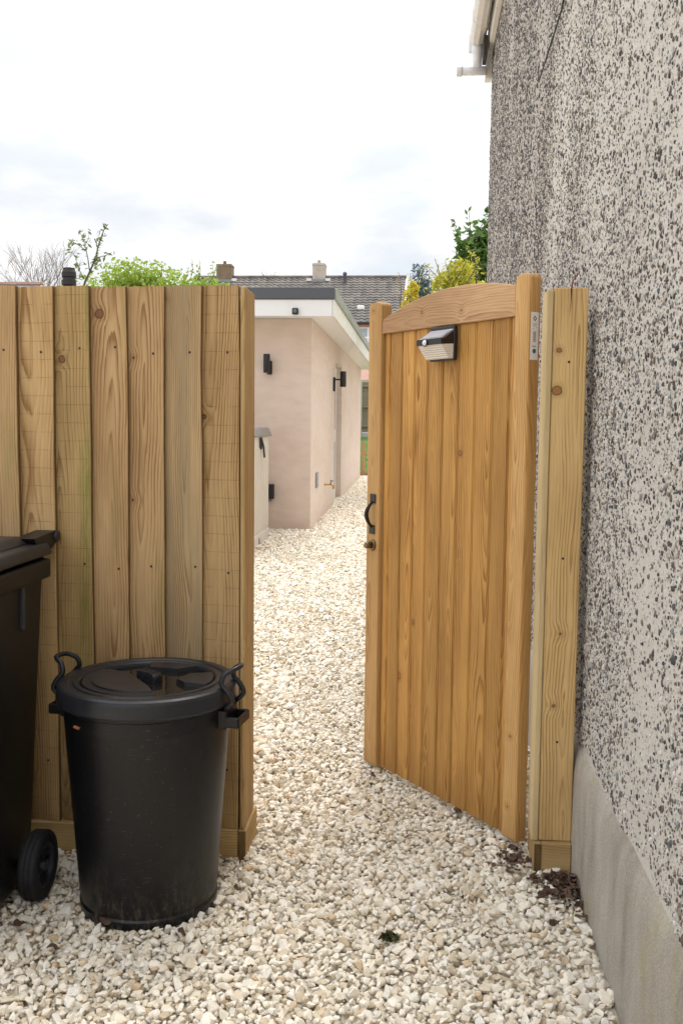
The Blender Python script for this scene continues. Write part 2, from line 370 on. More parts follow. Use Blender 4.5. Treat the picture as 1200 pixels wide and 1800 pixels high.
# ------------------------------------------------------------------ mesh helpers
class MB:
    def __init__(s): s.v = []; s.f = []; s.sm = []
    def add(s, vs, fs, smooth=False):
        o = len(s.v); s.v += [tuple(a) for a in vs]
        s.f += [tuple(i+o for i in f) for f in fs]; s.sm += [smooth]*len(fs); return s
    def box(s, x0, x1, y0, y1, z0, z1):
        return s.add([(x0, y0, z0), (x1, y0, z0), (x1, y1, z0), (x0, y1, z0), (x0, y0, z1), (x1, y0, z1), (x1, y1, z1), (x0, y1, z1)],
                     [(3, 2, 1, 0), (4, 5, 6, 7), (0, 1, 5, 4), (1, 2, 6, 5), (2, 3, 7, 6), (3, 0, 4, 7)])
    def bbox(s, x0, x1, y0, y1, z0, z1, b=.003, seg=1):
        bm = bmesh.new(); bmesh.ops.create_cube(bm, size=1)
        for v in bm.verts: v.co = (x0+(v.co.x+.5)*(x1-x0), y0+(v.co.y+.5)*(y1-y0), z0+(v.co.z+.5)*(z1-z0))
        bmesh.ops.bevel(bm, geom=bm.edges[:], offset=b, segments=seg, affect='EDGES', profile=.6)
        return s.bm(bm, seg > 1)
    def bm(s, bm, smooth=False):
        bm.verts.index_update(); s.add([v.co[:] for v in bm.verts], [[v.index for v in f.verts] for f in bm.faces], smooth); bm.free(); return s
    def lathe(s, prof, n=48, c=(0, 0, 0), axis='z', smooth=True, cap=True, sharp=False):
        if sharp:
            for i in range(len(prof)-1): s.lathe(prof[i:i+2], n, c, axis, True, False)
            return s
        vs = []; fs = []
        for r, h in prof:
            for k in range(n):
                a = 2*math.pi*k/n; p = (r*math.cos(a), r*math.sin(a), h)
                if axis == 'x': p = (h, r*math.cos(a), r*math.sin(a))
                if axis == 'y': p = (r*math.sin(a), h, r*math.cos(a))
                vs.append((p[0]+c[0], p[1]+c[1], p[2]+c[2]))
        for i in range(len(prof)-1):
            for k in range(n): fs.append((i*n+k, i*n+(k+1) % n, (i+1)*n+(k+1) % n, (i+1)*n+k))
        s.add(vs, fs, smooth)
        if cap:
            o = len(s.v)-len(vs)
            s.f += [tuple(range(o+n-1, o-1, -1)), tuple(range(o+(len(prof)-1)*n, o+len(prof)*n))]; s.sm += [False, False]
        return s
    def tube(s, pts, r, n=8, closed=False, smooth=True, flat=1.0):
        pts = [Vector(p) for p in pts]; m = len(pts); rs = r if hasattr(r, '__len__') else [r]*m
        vs = []; fs = []; up = Vector((0, 0, 1)); prev = None
        for i, p in enumerate(pts):
            a = pts[(i-1) % m] if (closed or i > 0) else p; b = pts[(i+1) % m] if (closed or i < m-1) else p
            d = (b-a).normalized()
            if prev is None: q = d.orthogonal().normalized()
            else: q = (prev-d*prev.dot(d)); q = q.normalized() if q.length > 1e-6 else d.orthogonal().normalized()
            prev = q; e = d.cross(q)
            for k in range(n):
                an = 2*math.pi*k/n; vs.append(p+rs[i]*(math.cos(an)*q+flat*math.sin(an)*e))
        for i in range(m if closed else m-1):
            j = (i+1) % m
            for k in range(n): fs.append((i*n+k, i*n+(k+1) % n, j*n+(k+1) % n, j*n+k))
        if not closed: fs += [tuple(range(n-1, -1, -1)), tuple(range((m-1)*n, m*n))]
        return s.add(vs, fs, smooth)
    def prism(s, poly, z0, z1):
        n = len(poly); vs = [(x, y, z0) for x, y in poly]+[(x, y, z1) for x, y in poly]
        return s.add(vs, [tuple(range(n-1, -1, -1)), tuple(range(n, 2*n))]+[(i, (i+1) % n, n+(i+1) % n, n+i) for i in range(n)])
    def extr(s, poly, y0, y1):
        """poly in (x,z), extruded along y"""
        n = len(poly); vs = [(x, y0, z) for x, z in poly]+[(x, y1, z) for x, z in poly]
        return s.add(vs, [tuple(range(n)), tuple(range(2*n-1, n-1, -1))]+[(i, n+i, n+(i+1) % n, (i+1) % n) for i in range(n)])
    def mesh(s, name):
        me = bpy.data.meshes.new(name); me.from_pydata(s.v, [], s.f); me.polygons.foreach_set('use_smooth', s.sm)
        bm = bmesh.new(); bm.from_mesh(me); bmesh.ops.recalc_face_normals(bm, faces=bm.faces[:]); bm.to_mesh(me); bm.free()
        me.update(); return me
    def build(s, name, mat, parent=None, loc=(0, 0, 0), rot=(0, 0, 0)):
        return place(name, s.mesh(name), mat, parent, loc, rot)
def place(name, me, mat, parent=None, loc=(0, 0, 0), rot=(0, 0, 0)):
    if mat and not me.materials: me.materials.append(MATS[mat])
    o = bpy.data.objects.new(name, me); COL.objects.link(o)
    o.location = loc; o.rotation_euler = rot; o.parent = parent; return o
def thing(name, label, cat, loc=(0, 0, 0), rot=(0, 0, 0), group=None):
    o = bpy.data.objects.new(name, None); COL.objects.link(o); o.location = loc; o.rotation_euler = rot
    return tag(o, label, cat, group)
def tag(o, label, cat, group=None):
    o['label'] = label; o['category'] = cat
    if group: o['group'] = group
    return o
def struct(o, kind='structure'): o['kind'] = kind; return o
rng = random.Random(7); nr = np.random.default_rng(11)

def gz(y):
    """ground height along the path"""
    if y < 3.6: return 0.0
    if y < 10.5: t_ = (y-3.6)/6.9; return .25*(t_*t_*(3-2*t_)*.5+t_*.5)
    if y < 20.4: return .25+(y-10.5)*.010
    if y < 27: t_ = (y-20.4)/6.6; return .349+.75*t_
    return 1.10

# ------------------------------------------------------------------ ground
ys = [-400, -60, -8, 0, 2, 3.6]+[3.6+.69*i for i in range(1, 11)]+[12, 14, 16, 18, 20.4, 22, 24, 27, 40, 100, 400, 900]
xs = [-900, -200, -40, -8, -3, -1.6, -.6, .5, 1.5, 6, 40, 200, 900]
vs = [(x, y, gz(y)-.016) for y in ys for x in xs]; nx = len(xs)
fs = [(j*nx+i, j*nx+i+1, (j+1)*nx+i+1, (j+1)*nx+i) for j in range(len(ys)-1) for i in range(nx-1)]
struct(MB().add(vs, fs).build('ground', 'earth'))
lv = []; lf = []
lys = [20.45+.3*i for i in range(23)]
for y in lys:
    for x in (-9, -4, -2, -1, 0, 2, 6): lv.append((x, y, gz(y)+.006+.01*math.sin(x*3+y*5)))
lf = [(j*7+i, j*7+i+1, (j+1)*7+i+1, (j+1)*7+i) for j in range(22) for i in range(6)]
lawn = struct(MB().add(lv, lf).build('lawn', 'grass_soil'))
gb = MB()
for _ in range(9000):
    x = rng.uniform(-3.2, .6); y = rng.uniform(20.5, 25.5); z = gz(y); h = rng.uniform(.03, .085); a = rng.uniform(0, 6.28); b_ = .006; l = rng.uniform(-.03, .03)
    gb.add([(x-b_*math.cos(a), y-b_*math.sin(a), z), (x+b_*math.cos(a), y+b_*math.sin(a), z), (x+l, y+rng.uniform(-.03, .03), z+h)], [(0, 1, 2)])
g = gb.build('grass', 'grass_blade'); g['kind'] = 'stuff'; g['label'] = 'short bright green lawn grass behind the picket fence'

# ------------------------------------------------------------------ instanced stuff (gravel, dash pebbles)
def proto_collection(name, meshes, mat):
    c = bpy.data.collections.new(name)
    for i, me in enumerate(meshes):
        me.materials.append(MATS[mat]); o = bpy.data.objects.new(name+'_shape', me); c.objects.link(o)
    return c
def scatter(name, pos, rot, scl, coll, label, parent=None):
    me = bpy.data.meshes.new(name); me.from_pydata([tuple(p) for p in pos], [], [])
    me.attributes.new('rot', 'FLOAT_VECTOR', 'POINT').data.foreach_set('vector', np.asarray(rot, np.float32).ravel())
    me.attributes.new('scl', 'FLOAT_VECTOR', 'POINT').data.foreach_set('vector', np.asarray(scl, np.float32).ravel())
    o = bpy.data.objects.new(name, me); COL.objects.link(o); o.parent = parent
    o['kind'] = 'stuff'; o['label'] = label
    ng = bpy.data.node_groups.new(name, 'GeometryNodeTree')
    ng.interface.new_socket('Geometry', in_out='INPUT', socket_type='NodeSocketGeometry')
    ng.interface.new_socket('Geometry', in_out='OUTPUT', socket_type='NodeSocketGeometry')
    n = ng.nodes; L = ng.links
    gi = n.new('NodeGroupInput'); go = n.new('NodeGroupOutput'); ip = n.new('GeometryNodeInstanceOnPoints')
    ci = n.new('GeometryNodeCollectionInfo'); ci.inputs['Collection'].default_value = coll; ci.inputs['Separate Children'].default_value = True; ci.inputs['Reset Children'].default_value = True
    def attr(nm):
        a = n.new('GeometryNodeInputNamedAttribute'); a.data_type = 'FLOAT_VECTOR'; a.inputs['Name'].default_value = nm; return a.outputs[0]
    L.new(gi.outputs[0], ip.inputs['Points']); L.new(ci.outputs[0], ip.inputs['Instance']); ip.inputs['Pick Instance'].default_value = True
    er = n.new('FunctionNodeEulerToRotation'); L.new(attr('rot'), er.inputs[0]); L.new(er.outputs[0], ip.inputs['Rotation'])
    L.new(attr('scl'), ip.inputs['Scale']); L.new(ip.outputs[0], go.inputs[0])
    md = o.modifiers.new('scatter', 'NODES'); md.node_group = ng
    return o

def stone_mesh(i):
    r_ = random.Random(100+i); bm = bmesh.new()
    for _ in range(13):
        d = Vector((r_.gauss(0, 1), r_.gauss(0, 1), r_.gauss(0, 1))).normalized()*r_.uniform(.85, 1.08)
        bm.verts.new((d.x*.58*r_.uniform(.95, 1.1), d.y*.47, d.z*.36))
    g = bmesh.ops.convex_hull(bm, input=bm.verts[:])
    bmesh.ops.delete(bm, geom=[v for v in bm.verts if not v.link_faces], context='VERTS')
    bmesh.ops.bevel(bm, geom=bm.edges[:], offset=.07, segments=1, affect='EDGES', profile=.5, clamp_overlap=True)
    me = bpy.data.meshes.new('stone'); bm.to_mesh(me); bm.free(); return me
stones = proto_collection('stone_kind', [stone_mesh(i) for i in range(14)], 'limestone')

def hexgrid(x0, x1, y0, y1, sp, jit):
    out = []; ny = int((y1-y0)/(sp*.866))+1; nx_ = int((x1-x0)/sp)+1
    gx, gy = np.meshgrid(np.arange(nx_), np.arange(ny)); X = x0+(gx+.5*(gy % 2))*sp; Y = y0+gy*sp*.866
    X = X+nr.uniform(-jit, jit, X.shape)*sp; Y = Y+nr.uniform(-jit, jit, Y.shape)*sp
    return np.stack([X.ravel(), Y.ravel()], 1)
P = []; S = []
def gravel_zone(x0, x1, y0, y1, sp, size):
    for lay, (dz, s_) in enumerate(((-.009, 1.0), (.003, 1.0))):
        q = hexgrid(x0, x1, y0, y1, sp*(1 if lay == 0 else 1.12), .34)
        q = q[(q[:, 0] < .50) & (q[:, 1] < 20.4) & (q[:, 0] > -.45*q[:, 1]-.45)]
        if lay == 1: q = q[nr.random(len(q)) < .86]
        sc = np.clip(nr.lognormal(-.02, .32, len(q)), .5, 2.0)*size*s_
        z = np.array([gz(y) for y in q[:, 1]])+dz+nr.uniform(-.005, .005, len(q))
        z += .010*np.array([mnoise.noise((x*2.2, y*2.2, 3.3)) for x, y in q])
        P.append(np.column_stack([q, z])); S.append(sc)
gravel_zone(-2.0, .5, 1.15, 3.3, .0188, .0215)
gravel_zone(-.62, .5, 3.3, 5.2, .0188, .0215)
gravel_zone(-1.7, -.62, 3.3, 5.2, .032, .036)
gravel_zone(-1.7, .5, 5.2, 9.0, .024, .027)
gravel_zone(-1.7, .5, 9.0, 20.4, .034, .037)
P = np.concatenate(P); S = np.concatenate(S); n_ = len(P)
rot = np.column_stack([nr.normal(0, .34, n_), nr.normal(0, .34, n_), nr.uniform(0, 6.283, n_)])
scl = np.column_stack([S*nr.uniform(.85, 1.2, n_), S*nr.uniform(.85, 1.15, n_), S*nr.uniform(.8, 1.25, n_)])
scatter('gravel', P, rot, scl, stones, 'cream crushed limestone gravel covering the path')

# ------------------------------------------------------------------ pebble-dashed house on the right
house = thing('house', 'tall grey pebble-dashed house wall with white gutter right of the gate', 'house', (.53, 8.0, 0))
HX, HY = .53, 8.0
def hp(mb, name, mat, parent=house):
    mb.v = [(x-HX, y-HY, z) for x, y, z in mb.v]; return mb.build(name, mat, parent)
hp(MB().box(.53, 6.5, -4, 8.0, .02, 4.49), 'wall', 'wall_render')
# plinth with a rolled top and slightly wavy face
pv = []; pys = [-4+.15*i for i in range(81)]
prof = [(.503, -.05), (.504, .10), (.506, .22), (.507, .32), (.512, .365), (.522, .392), (.534, .405)]
for y in pys:
    for x, z in prof: pv.append((x+.004*mnoise.noise((y*1.4, z*2.5, 0)), min(y, 8.01), z+(.014*mnoise.noise((y*.9, 5, 0))+.008*mnoise.noise((y*5.5, 2, 0)))*(z > .3)))
k = len(prof)
hp(MB().add(pv, [(j*k+i, j*k+i+1, (j+1)*k+i+1, (j+1)*k+i) for j in range(80) for i in range(k-1)], True), 'plinth', 'plinth_render')
peb = []
for i in range(8):
    r_ = random.Random(50+i); bm = bmesh.new(); bmesh.ops.create_icosphere(bm, subdivisions=1, radius=.5)
    for v in bm.verts: v.co = v.co*r_.uniform(.78, 1.15)
    for f_ in bm.faces: f_.smooth = i % 2 == 0
    me = bpy.data.meshes.new('pebble'); bm.to_mesh(me); bm.free(); peb.append(me)
pebc = proto_collection('pebble_kind', peb, 'dash_pebble')
A = []
for (y0, y1, z0, z1, sp) in ((1.3, 3.2, .36, 3.3, .0103), (3.2, 4.6, .36, 3.7, .0115), (4.6, 8.0, .5, 4.48, .0150)):
    q = hexgrid(y0, y1, z0, z1, sp, .45); dens = np.array([mnoise.noise((a*2.0, b*1.1, 9)) for a, b in q])
    q = q[nr.random(len(q)) < np.clip(.60+.6*dens, .22, .95)]
    q = q[q[:, 1] > .405+np.array([.035*mnoise.noise((a*3.0, 4, 1))+.02*mnoise.noise((a*11.0, 1, 7)) for a in q[:, 0]])]
    A.append(np.column_stack([q, np.full(len(q), sp)]))
A = np.concatenate(A); n_ = len(A)
sz = A[:, 2]*np.clip(nr.lognormal(-.47, .38, n_), .3, 2.0)
pp = np.column_stack([np.full(n_, 0.0)+nr.uniform(-.0015, .0005, n_), A[:, 0]-HY, A[:, 1]])
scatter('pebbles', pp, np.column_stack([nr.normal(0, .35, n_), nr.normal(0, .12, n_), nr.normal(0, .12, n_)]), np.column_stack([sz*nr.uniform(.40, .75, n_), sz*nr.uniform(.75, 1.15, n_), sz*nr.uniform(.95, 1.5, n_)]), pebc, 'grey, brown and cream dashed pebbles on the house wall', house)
EV = .34      # eaves height above the first estimate
def he(mb, name, mat):
    mb.v = [(x, y, z+EV) for x, y, z in mb.v]; return hp(mb, name, mat)
he(MB().add([(.40, -4, 4.16), (.40, 8.12, 4.16), (3.5, 8.12, 6.3), (3.5, -4, 6.3), (6.7, -4, 4.16), (6.7, 8.12, 4.16)], [(0, 1, 2, 3), (3, 2, 5, 4)]), 'roof', 'roof_tile')
he(MB().bbox(.488, .527, -4, 7.96, 3.98, 4.15, .004), 'fascia', 'gutter_upvc')
he(MB().bbox(.478, .527, 7.965, 8.06, 3.80, 4.13, .004), 'box_end', 'gutter_upvc')
he(MB().box(.445, .474, 7.70, 7.9, 3.88, 4.03), 'rafter_end', 'dark_soffit')
gp = [(x+.052, z) for x, z in ((.30, 4.155), (.302, 4.09), (.322, 4.045), (.36, 4.03), (.398, 4.045), (.42, 4.09), (.422, 4.14), (.416, 4.14), (.412, 4.09), (.392, 4.052), (.36, 4.038), (.328, 4.052), (.31, 4.09), (.308, 4.155))]
he(MB().extr(gp, -4, 8.0), 'gutter', 'gutter_upvc')
for y in (5.2, 6.6, 7.55): he(MB().extr([(x+(x-.412)*.06, z+(z-4.1)*.08) for x, z in gp], y, y+.05), 'bracket', 'gutter_upvc')
he(MB().bbox(.345, .48, 8.0, 8.04, 4.02, 4.16, .006), 'gutter_end', 'gutter_clean')
he(MB().lathe([(.050, 4.04), (.046, 4.0), (.034, 3.95), (.032, 3.87)], 20, (.412, 7.95, 0)), 'outlet', 'gutter_clean')
he(MB().lathe([(.033, .262), (.033, .477)], 20, (0, 7.95, 3.855), 'x'), 'downpipe', 'gutter_clean')
he(MB().lathe([(.038, .250), (.041, .258), (.041, .285), (.038, .294)], 20, (0, 7.95, 3.855), 'x'), 'collar', 'gutter_clean')
hp(MB().tube([(.522, 3.55, 3.3), (.519, 3.9, 3.0), (.518, 4.2, 2.985), (.518, 4.62, 2.97), (.522, 4.68, 3.06)], .0035, 6), 'cable', 'cable')

# ------------------------------------------------------------------ close-board fence on the left
FY = 3.0
fence = thing('timber_fence', 'close-board timber fence of overlapping vertical boards behind the black bins', 'fence', (-.556, FY, 0))
kinds = ['fence_saw', 'fence_grey', 'fence_plain', 'fence_plain', 'fence_saw_green', 'fence_saw', 'fence_plain', 'fence_saw', 'fence_plain', 'fence_grey', 'fence_plain', 'fence_saw']
bmeshes = {}
for k_ in range(12):
    xr = -.118*k_; zt = 1.826+rng.uniform(-.003, .003); kd = kinds[k_]
    wv = [rng.uniform(-.0025, .0025) for _ in range(8)]
    mb = MB(); vs = []; hs = [i/7 for i in range(8)]
    for i, h in enumerate(hs):
        z = .099+h*(zt-.099); d = wv[i]; w_ = .068
        vs += [(-w_, .003, z), (w_-.002+d, -.020, z), (w_+d, -.018, z), (w_+d, .0015, z), (-w_, .008, z)]
    fs = [tuple(range(4, -1, -1)), tuple(range(35, 40))]
    for i in range(7):
        for j in range(5): fs.append((i*5+j, i*5+(j+1) % 5, i*5+5+(j+1) % 5, i*5+5+j))
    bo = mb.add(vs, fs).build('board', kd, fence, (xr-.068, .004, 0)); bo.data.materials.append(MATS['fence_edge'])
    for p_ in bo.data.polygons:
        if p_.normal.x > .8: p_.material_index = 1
    for zn, xn in ((1.63, .035+rng.uniform(-.01, .012)), (.945, .03+rng.uniform(-.02, .02)), (.30, .03)):
        MB().lathe([(.0042, .006-.023*(xn+.068)/.136), (.0042, .0018-.023*(xn+.068)/.136)], 8, (xn, 0, zn+rng.uniform(-.012, .012)), 'y').build('nail', 'nail', bo)
def zboard(name, mat, parent, x0, x1, y0, y1, z0, z1, b=.003):
    """upright board whose origin is its own centre line"""
    return MB().bbox(-(x1-x0)/2, (x1-x0)/2, -(y1-y0)/2, (y1-y0)/2, 0, z1-z0, b).build(name, mat, parent, ((x0+x1)/2, (y0+y1)/2, z0))
def xboard(name, mat, parent, x0, x1, y0, y1, z0, z1, b=.003):
    """horizontal board along X: local Z is the long axis"""
    return MB().bbox(-(z1-z0)/2, (z1-z0)/2, -(y1-y0)/2, (y1-y0)/2, 0, x1-x0, b).build(name, mat, parent, (x0, (y0+y1)/2, (z0+z1)/2), (0, R(90), 0))
def yboard(name, mat, parent, x0, x1, y0, y1, z0, z1, b=.003):
    return MB().bbox(-(x1-x0)/2, (x1-x0)/2, -(z1-z0)/2, (z1-z0)/2, 0, y1-y0, b).build(name, mat, parent, ((x0+x1)/2, y0, (z0+z1)/2), (R(-90), 0, 0))
zboard('cover_board', 'post_wood', fence, .004, .019, -.014, .165, .099, 1.824)
xboard('gravel_board', 'base_wood', fence, -1.45, -.0015, -.02, .012, -.05, .098)
yboard('base_side_board', 'base_wood', fence, 0, .026, -.021, .19, -.05, .0985)
zboard('end_block', 'end_grain', fence, .0015, .0245, -.0235, -.0215, -.04, .096, .0006)
zboard('post', 'base_wood', fence, -.10, 0, .04, .14, -.2, 1.80, .005)
for z in (.32, .95, 1.63): xboard('rail', 'base_wood', fence, -1.45, -.10, .009, .05, z, z+.08, .004)

# ------------------------------------------------------------------ clad gate post on the right
post = thing('gate_post', 'sawn timber gate post with knotty front board against the house wall', 'post', (.40, FY, 0))
fb = MB()
bm = bmesh.new(); bmesh.ops.create_cube(bm, size=1)
for v in bm.verts: v.co = (v.co.x*.102, v.co.y*.024, .099+(v.co.z+.5)*1.722)
bmesh.ops.bevel(bm, geom=bm.edges[:], offset=.003, segments=1, affect='EDGES'); fb.bm(bm).build('front_board', 'post_wood', post, (.0515, .012, 0))
zboard('side_board', 'raw_edge', post, -.021, -.001, -.004, .105, .099, 1.815)
xboard('base_front_board', 'base_wood', post, .0085, .1015, -.019, .01, -.05, .098)
yboard('base_side_board', 'base_wood', post, -.015, .008, -.02, .14, -.05, .0985)
zboard('end_block', 'end_grain', post, -.0135, .0065, -.0225, -.0205, -.04, .096, .0006)
zboard('core_post', 'base_wood', post, .002, .095, .026, .125, -.2, 1.79, .005)
MB().tube([(.055, .03, 1.80), (.058, .028, 1.845), (.072, .02, 1.865), (.078, .016, 1.86)], .002, 6).build('bent_strap', 'rust', post)
MB().add([(.048, -.0006, 1.8195), (.0495, -.0006, 1.78), (.0475, -.0006, 1.735), (.0515, -.0006, 1.78), (.053, -.0006, 1.8195)], [(0, 1, 2, 3, 4)]).build('drying_crack', 'nail', post)
for z_, x_ in ((1.60, .05), (1.0, .05), (.42, .05)):
    MB().lathe([(.004, -.001), (.004, .0006)], 8, (x_, 0, z_), 'y').build('screw', 'nail', post)

# ------------------------------------------------------------------ the open gate
GA = math.atan2(-.807, .59)
gate = thing('garden_gate', 'open wooden garden gate with arched top rail and vertical boards', 'gate', (-.208, 3.881, 0), (0, 0, GA))
def gboard(name, mat, x0, x1, y0, y1, z0, z1, b=.004, seg=1): return MB().bbox(-(x1-x0)/2, (x1-x0)/2, -(y1-y0)/2, (y1-y0)/2, 0, z1-z0, b, seg).build(name, mat, gate, ((x0+x1)/2, (y0+y1)/2, z0))
def stile(x0, x1, th, z0, z1, ch):
    """stile with rounded top"""
    n = 10; w_ = x1-x0; pl = [(-w_/2, z0), (w_/2, z0)]
    r_ = w_/2*.98; pl += [(w_/2, z1-.018)]+[(r_*math.cos(math.pi*i/n), z1-.018+.018*math.sin(math.pi*i/n)) for i in range(1, n)]+[(-w_/2, z1-.018)]
    me = MB().extr(pl, 0, th).mesh('stile'); bm = bmesh.new(); bm.from_mesh(me)
    es = [e for e in bm.edges if len(e.link_faces) == 2 and all(abs(v.co.y) < 1e-5 for v in e.verts)]
    bmesh.ops.bevel(bm, geom=es, offset=ch, segments=2, affect='EDGES', profile=.6); bm.to_mesh(me); bm.free()
    return place('stile', me, 'gate_frame', gate, ((x0+x1)/2, 0, 0))
stile(.010, .100, .045, .03, 1.884, .007); stile(.862, .932, .045, .03, 1.89, .009)
n = 24; top = []; 
def arch(u): # quadratic through three measured points
    a, b_, c_ = (.105, 1.812), (.53, 1.887), (.862, 1.856)
    L = lambda p, q, s_: p[1]*(u-q[0])*(u-s_[0])/((p[0]-q[0])*(p[0]-s_[0]))
    return L(a, b_, c_)+L(b_, a, c_)+L(c_, a, b_)
mid = .481
poly = [(.1005-mid, 1.757), (.8615-mid, 1.757)]+[(u-mid, arch(u)) for u in [.8615-(.761)*i/n for i in range(n+1)]]
# built with local Z along the grain: (z_long, x_height)
vs = []; npl = len(poly); y0, y1 = .003, .040
vs = [(-(z-1.80), y0, x) for x, z in poly]+[(-(z-1.80), y1, x) for x, z in poly]
me = MB().add(vs, [tuple(range(npl)), tuple(range(2*npl-1, npl-1, -1))]+[(i, npl+i, npl+(i+1) % npl, (i+1) % npl) for i in range(npl)]).mesh('top_rail')
bm = bmesh.new(); bm.from_mesh(me); es = [e for e in bm.edges if all(abs(v.co.y-y0) < 1e-5 for v in e.verts)]
bmesh.ops.bevel(bm, geom=es, offset=.003, segments=1, affect='EDGES'); bm.to_mesh(me); bm.free()
place('top_rail', me, 'gate_rail', gate, (mid, 0, 1.80), (0, R(90), 0))
edges = [.102, .142, .2205, .3015, .3825, .4735, .5625, .6525, .7440, .8265, .860]
for i in range(10):
    a, b_ = edges[i], edges[i+1]; w_ = b_-a-.003
    # board with V-grooved long edges
    c_ = .006; pl = [(-w_/2, c_*1.2), (-w_/2+c_, 0), (w_/2-c_, 0), (w_/2, c_*1.2), (w_/2, .010), (w_/2+.0029, .010), (w_/2+.0029, .015), (w_/2, .015), (w_/2, .02), (-w_/2, .02)]
    me = MB().add([(x, y, 0) for x, y in pl]+[(x, y, 1.722) for x, y in pl], [tuple(range(9, -1, -1)), tuple(range(10, 20))]+[(j, (j+1) % 10, 10+(j+1) % 10, 10+j) for j in range(10)]).mesh('board')
    place('board', me, 'gate_board', gate, ((a+b_)/2, .016, .034))
MB().bbox(-.05, .05, -.012, .012, 0, .76, .003).build('bottom_rail', 'gate_frame', gate, (.101, .052, .15), (0, R(90), 0))
MB().bbox(-.05, .05, -.012, .012, 0, .76, .003).build('middle_rail', 'gate_frame', gate, (.101, .052, .95), (0, R(90), 0))
# pull handle
hd = MB(); hd.bbox(.040, .078, -.005, -.0005, 1.095, 1.132, .0015).build('handle_plate', 'black_metal', gate)
MB().bbox(.036, .074, -.005, -.0005, .972, 1.008, .0015).build('handle_plate', 'black_metal', gate)
arc = [(.058-.006*math.sin(math.pi*i/12), -.004-.024*math.sin(math.pi*i/12)**.8, 1.10-.10*i/12) for i in range(13)]
MB().tube(arc, [.005+.0035*math.sin(math.pi*i/12) for i in range(13)], 8).build('pull_handle', 'black_metal', gate)
lk = MB().lathe([(.0225, -.001), (.0225, -.006), (.018, -.010)], 24, (.060, 0, .928), 'y').build('lock_plate', 'brass_dull', gate)
MB().lathe([(.0135, -.009), (.0125, -.035), (.010, -.037)], 16, (.060, 0, .928), 'y').build('lock_barrel', 'brass_dull', lk)
# paper label on the hinge stile edge (faces +x of the gate)
lb = MB().bbox(.9322, .9330, .007, .039, 1.615, 1.765, .0002).build('paper_label', 'paper', gate)
LX = .9332
MB().add([(LX, .023+a, 1.745+b_) for a, b_ in ((-.008, 0), (0, .009), (.008, 0), (0, -.009), (-.004, 0), (0, .0045), (.004, 0), (0, -.0045))],
         [(0, 1, 5, 4), (1, 2, 6, 5), (2, 3, 7, 6), (3, 0, 4, 7)]).build('diamond_mark', 'ink', lb)
for z, a, b_ in ((1.727, .013, .033), (1.722, .015, .030), (1.716, .028, .033), (1.712, .013, .020)):
    MB().box(LX-.0001, LX+.0001, a, b_, z, z+.0018).build('print_line', 'ink_grey', lb)
zz = 1.672
for i, wd in enumerate((1.2, .6, 1.8, .6, 1.0, 2.0, .6, 1.4, .8, 1.8, .6, 1.0)):
    MB().box(LX-.0001, LX+.0001, .017, .029, zz, zz+wd*.0011).build('barcode_bar', 'ink', lb); zz += wd*.0011+.0016
MB().box(LX-.0001, LX+.0001, .014, .030, 1.657, 1.659).build('print_line', 'ink', lb)
MB().lathe([(.0075, LX), (.0075, LX+.0003)], 20, (0, .023, 1.643), 'x').build('round_emblem', 'ink_blue', lb)

# solar light on the gate
sl = thing('solar_light', 'small black solar security light fixed near the top of the gate', 'light', (-.208, 3.881, 0), (0, 0, GA))
lx0, lx1, lz0, lz1 = .428, .568, 1.632, 1.752
MB().bbox(lx0, lx1, -.012, .004, lz0, lz1, .003).build('back_plate', 'lamp_black', sl)
zm = 1.695
# side cheeks and brow carry the tilted panel
for xx in (lx0+.002, lx1-.006):
    MB().add([(xx, -.012, lz1-.012), (xx, -.066, zm+.010), (xx, -.066, zm-.006), (xx, -.012, zm-.006), (xx+.004, -.012, lz1-.012), (xx+.004, -.066, zm+.010), (xx+.004, -.066, zm-.006), (xx+.004, -.012, zm-.006)],
             [(0, 1, 2, 3), (7, 6, 5, 4), (0, 4, 5, 1), (1, 5, 6, 2), (2, 6, 7, 3), (3, 7, 4, 0)]).build('cheek', 'lamp_black', sl)
MB().bbox(lx0-.002, lx1+.002, -.070, -.060, zm-.010, zm+.012, .002).build('brow', 'lamp_black', sl)
MB().add([(lx0+.002, -.012, lz1-.012), (lx1-.002, -.012, lz1-.012), (lx1-.002, -.064, zm+.011), (lx0+.002, -.064, zm+.011), (lx0+.002, -.012, lz1-.018), (lx1-.002, -.012, lz1-.018), (lx1-.002, -.064, zm+.005), (lx0+.002, -.064, zm+.005)],
         [(0, 1, 2, 3), (7, 6, 5, 4), (0, 4, 5, 1), (1, 5, 6, 2), (2, 6, 7, 3), (3, 7, 4, 0)]).build('panel_frame', 'sensor_white', sl)
def lerp3(a, b_, t_): return tuple(a[i]+(b_[i]-a[i])*t_ for i in range(3))
A_, B_ = (0, -.012, lz1-.012), (0, -.064, zm+.011)
p0 = lerp3(A_, B_, .10); p1 = lerp3(A_, B_, .90); up = .0012
MB().add([(lx0+.010, p0[1]-up, p0[2]+up), (lx1-.010, p0[1]-up, p0[2]+up), (lx1-.010, p1[1]-up, p1[2]+up), (lx0+.010, p1[1]-up, p1[2]+up)], [(0, 1, 2, 3)]).build('solar_panel', 'solar_panel', sl)
MB().add([(lx0+.004, -.012, lz0+.006), (lx1-.004, -.012, lz0+.006), (lx1-.004, -.030, lz0+.006), (lx0+.004, -.030, lz0+.006), (lx0+.002, -.012, zm-.006), (lx1-.002, -.012, zm-.006), (lx1-.002, -.064, zm-.010), (lx0+.002, -.064, zm-.010)],
         [(3, 2, 1, 0), (4, 5, 6, 7), (0, 1, 5, 4), (1, 2, 6, 5), (2, 3, 7, 6), (3, 0, 4, 7)]).build('lens', 'ribbed_lens', sl)
bm = bmesh.new(); bmesh.ops.create_uvsphere(bm, u_segments=16, v_segments=10, radius=.0105)
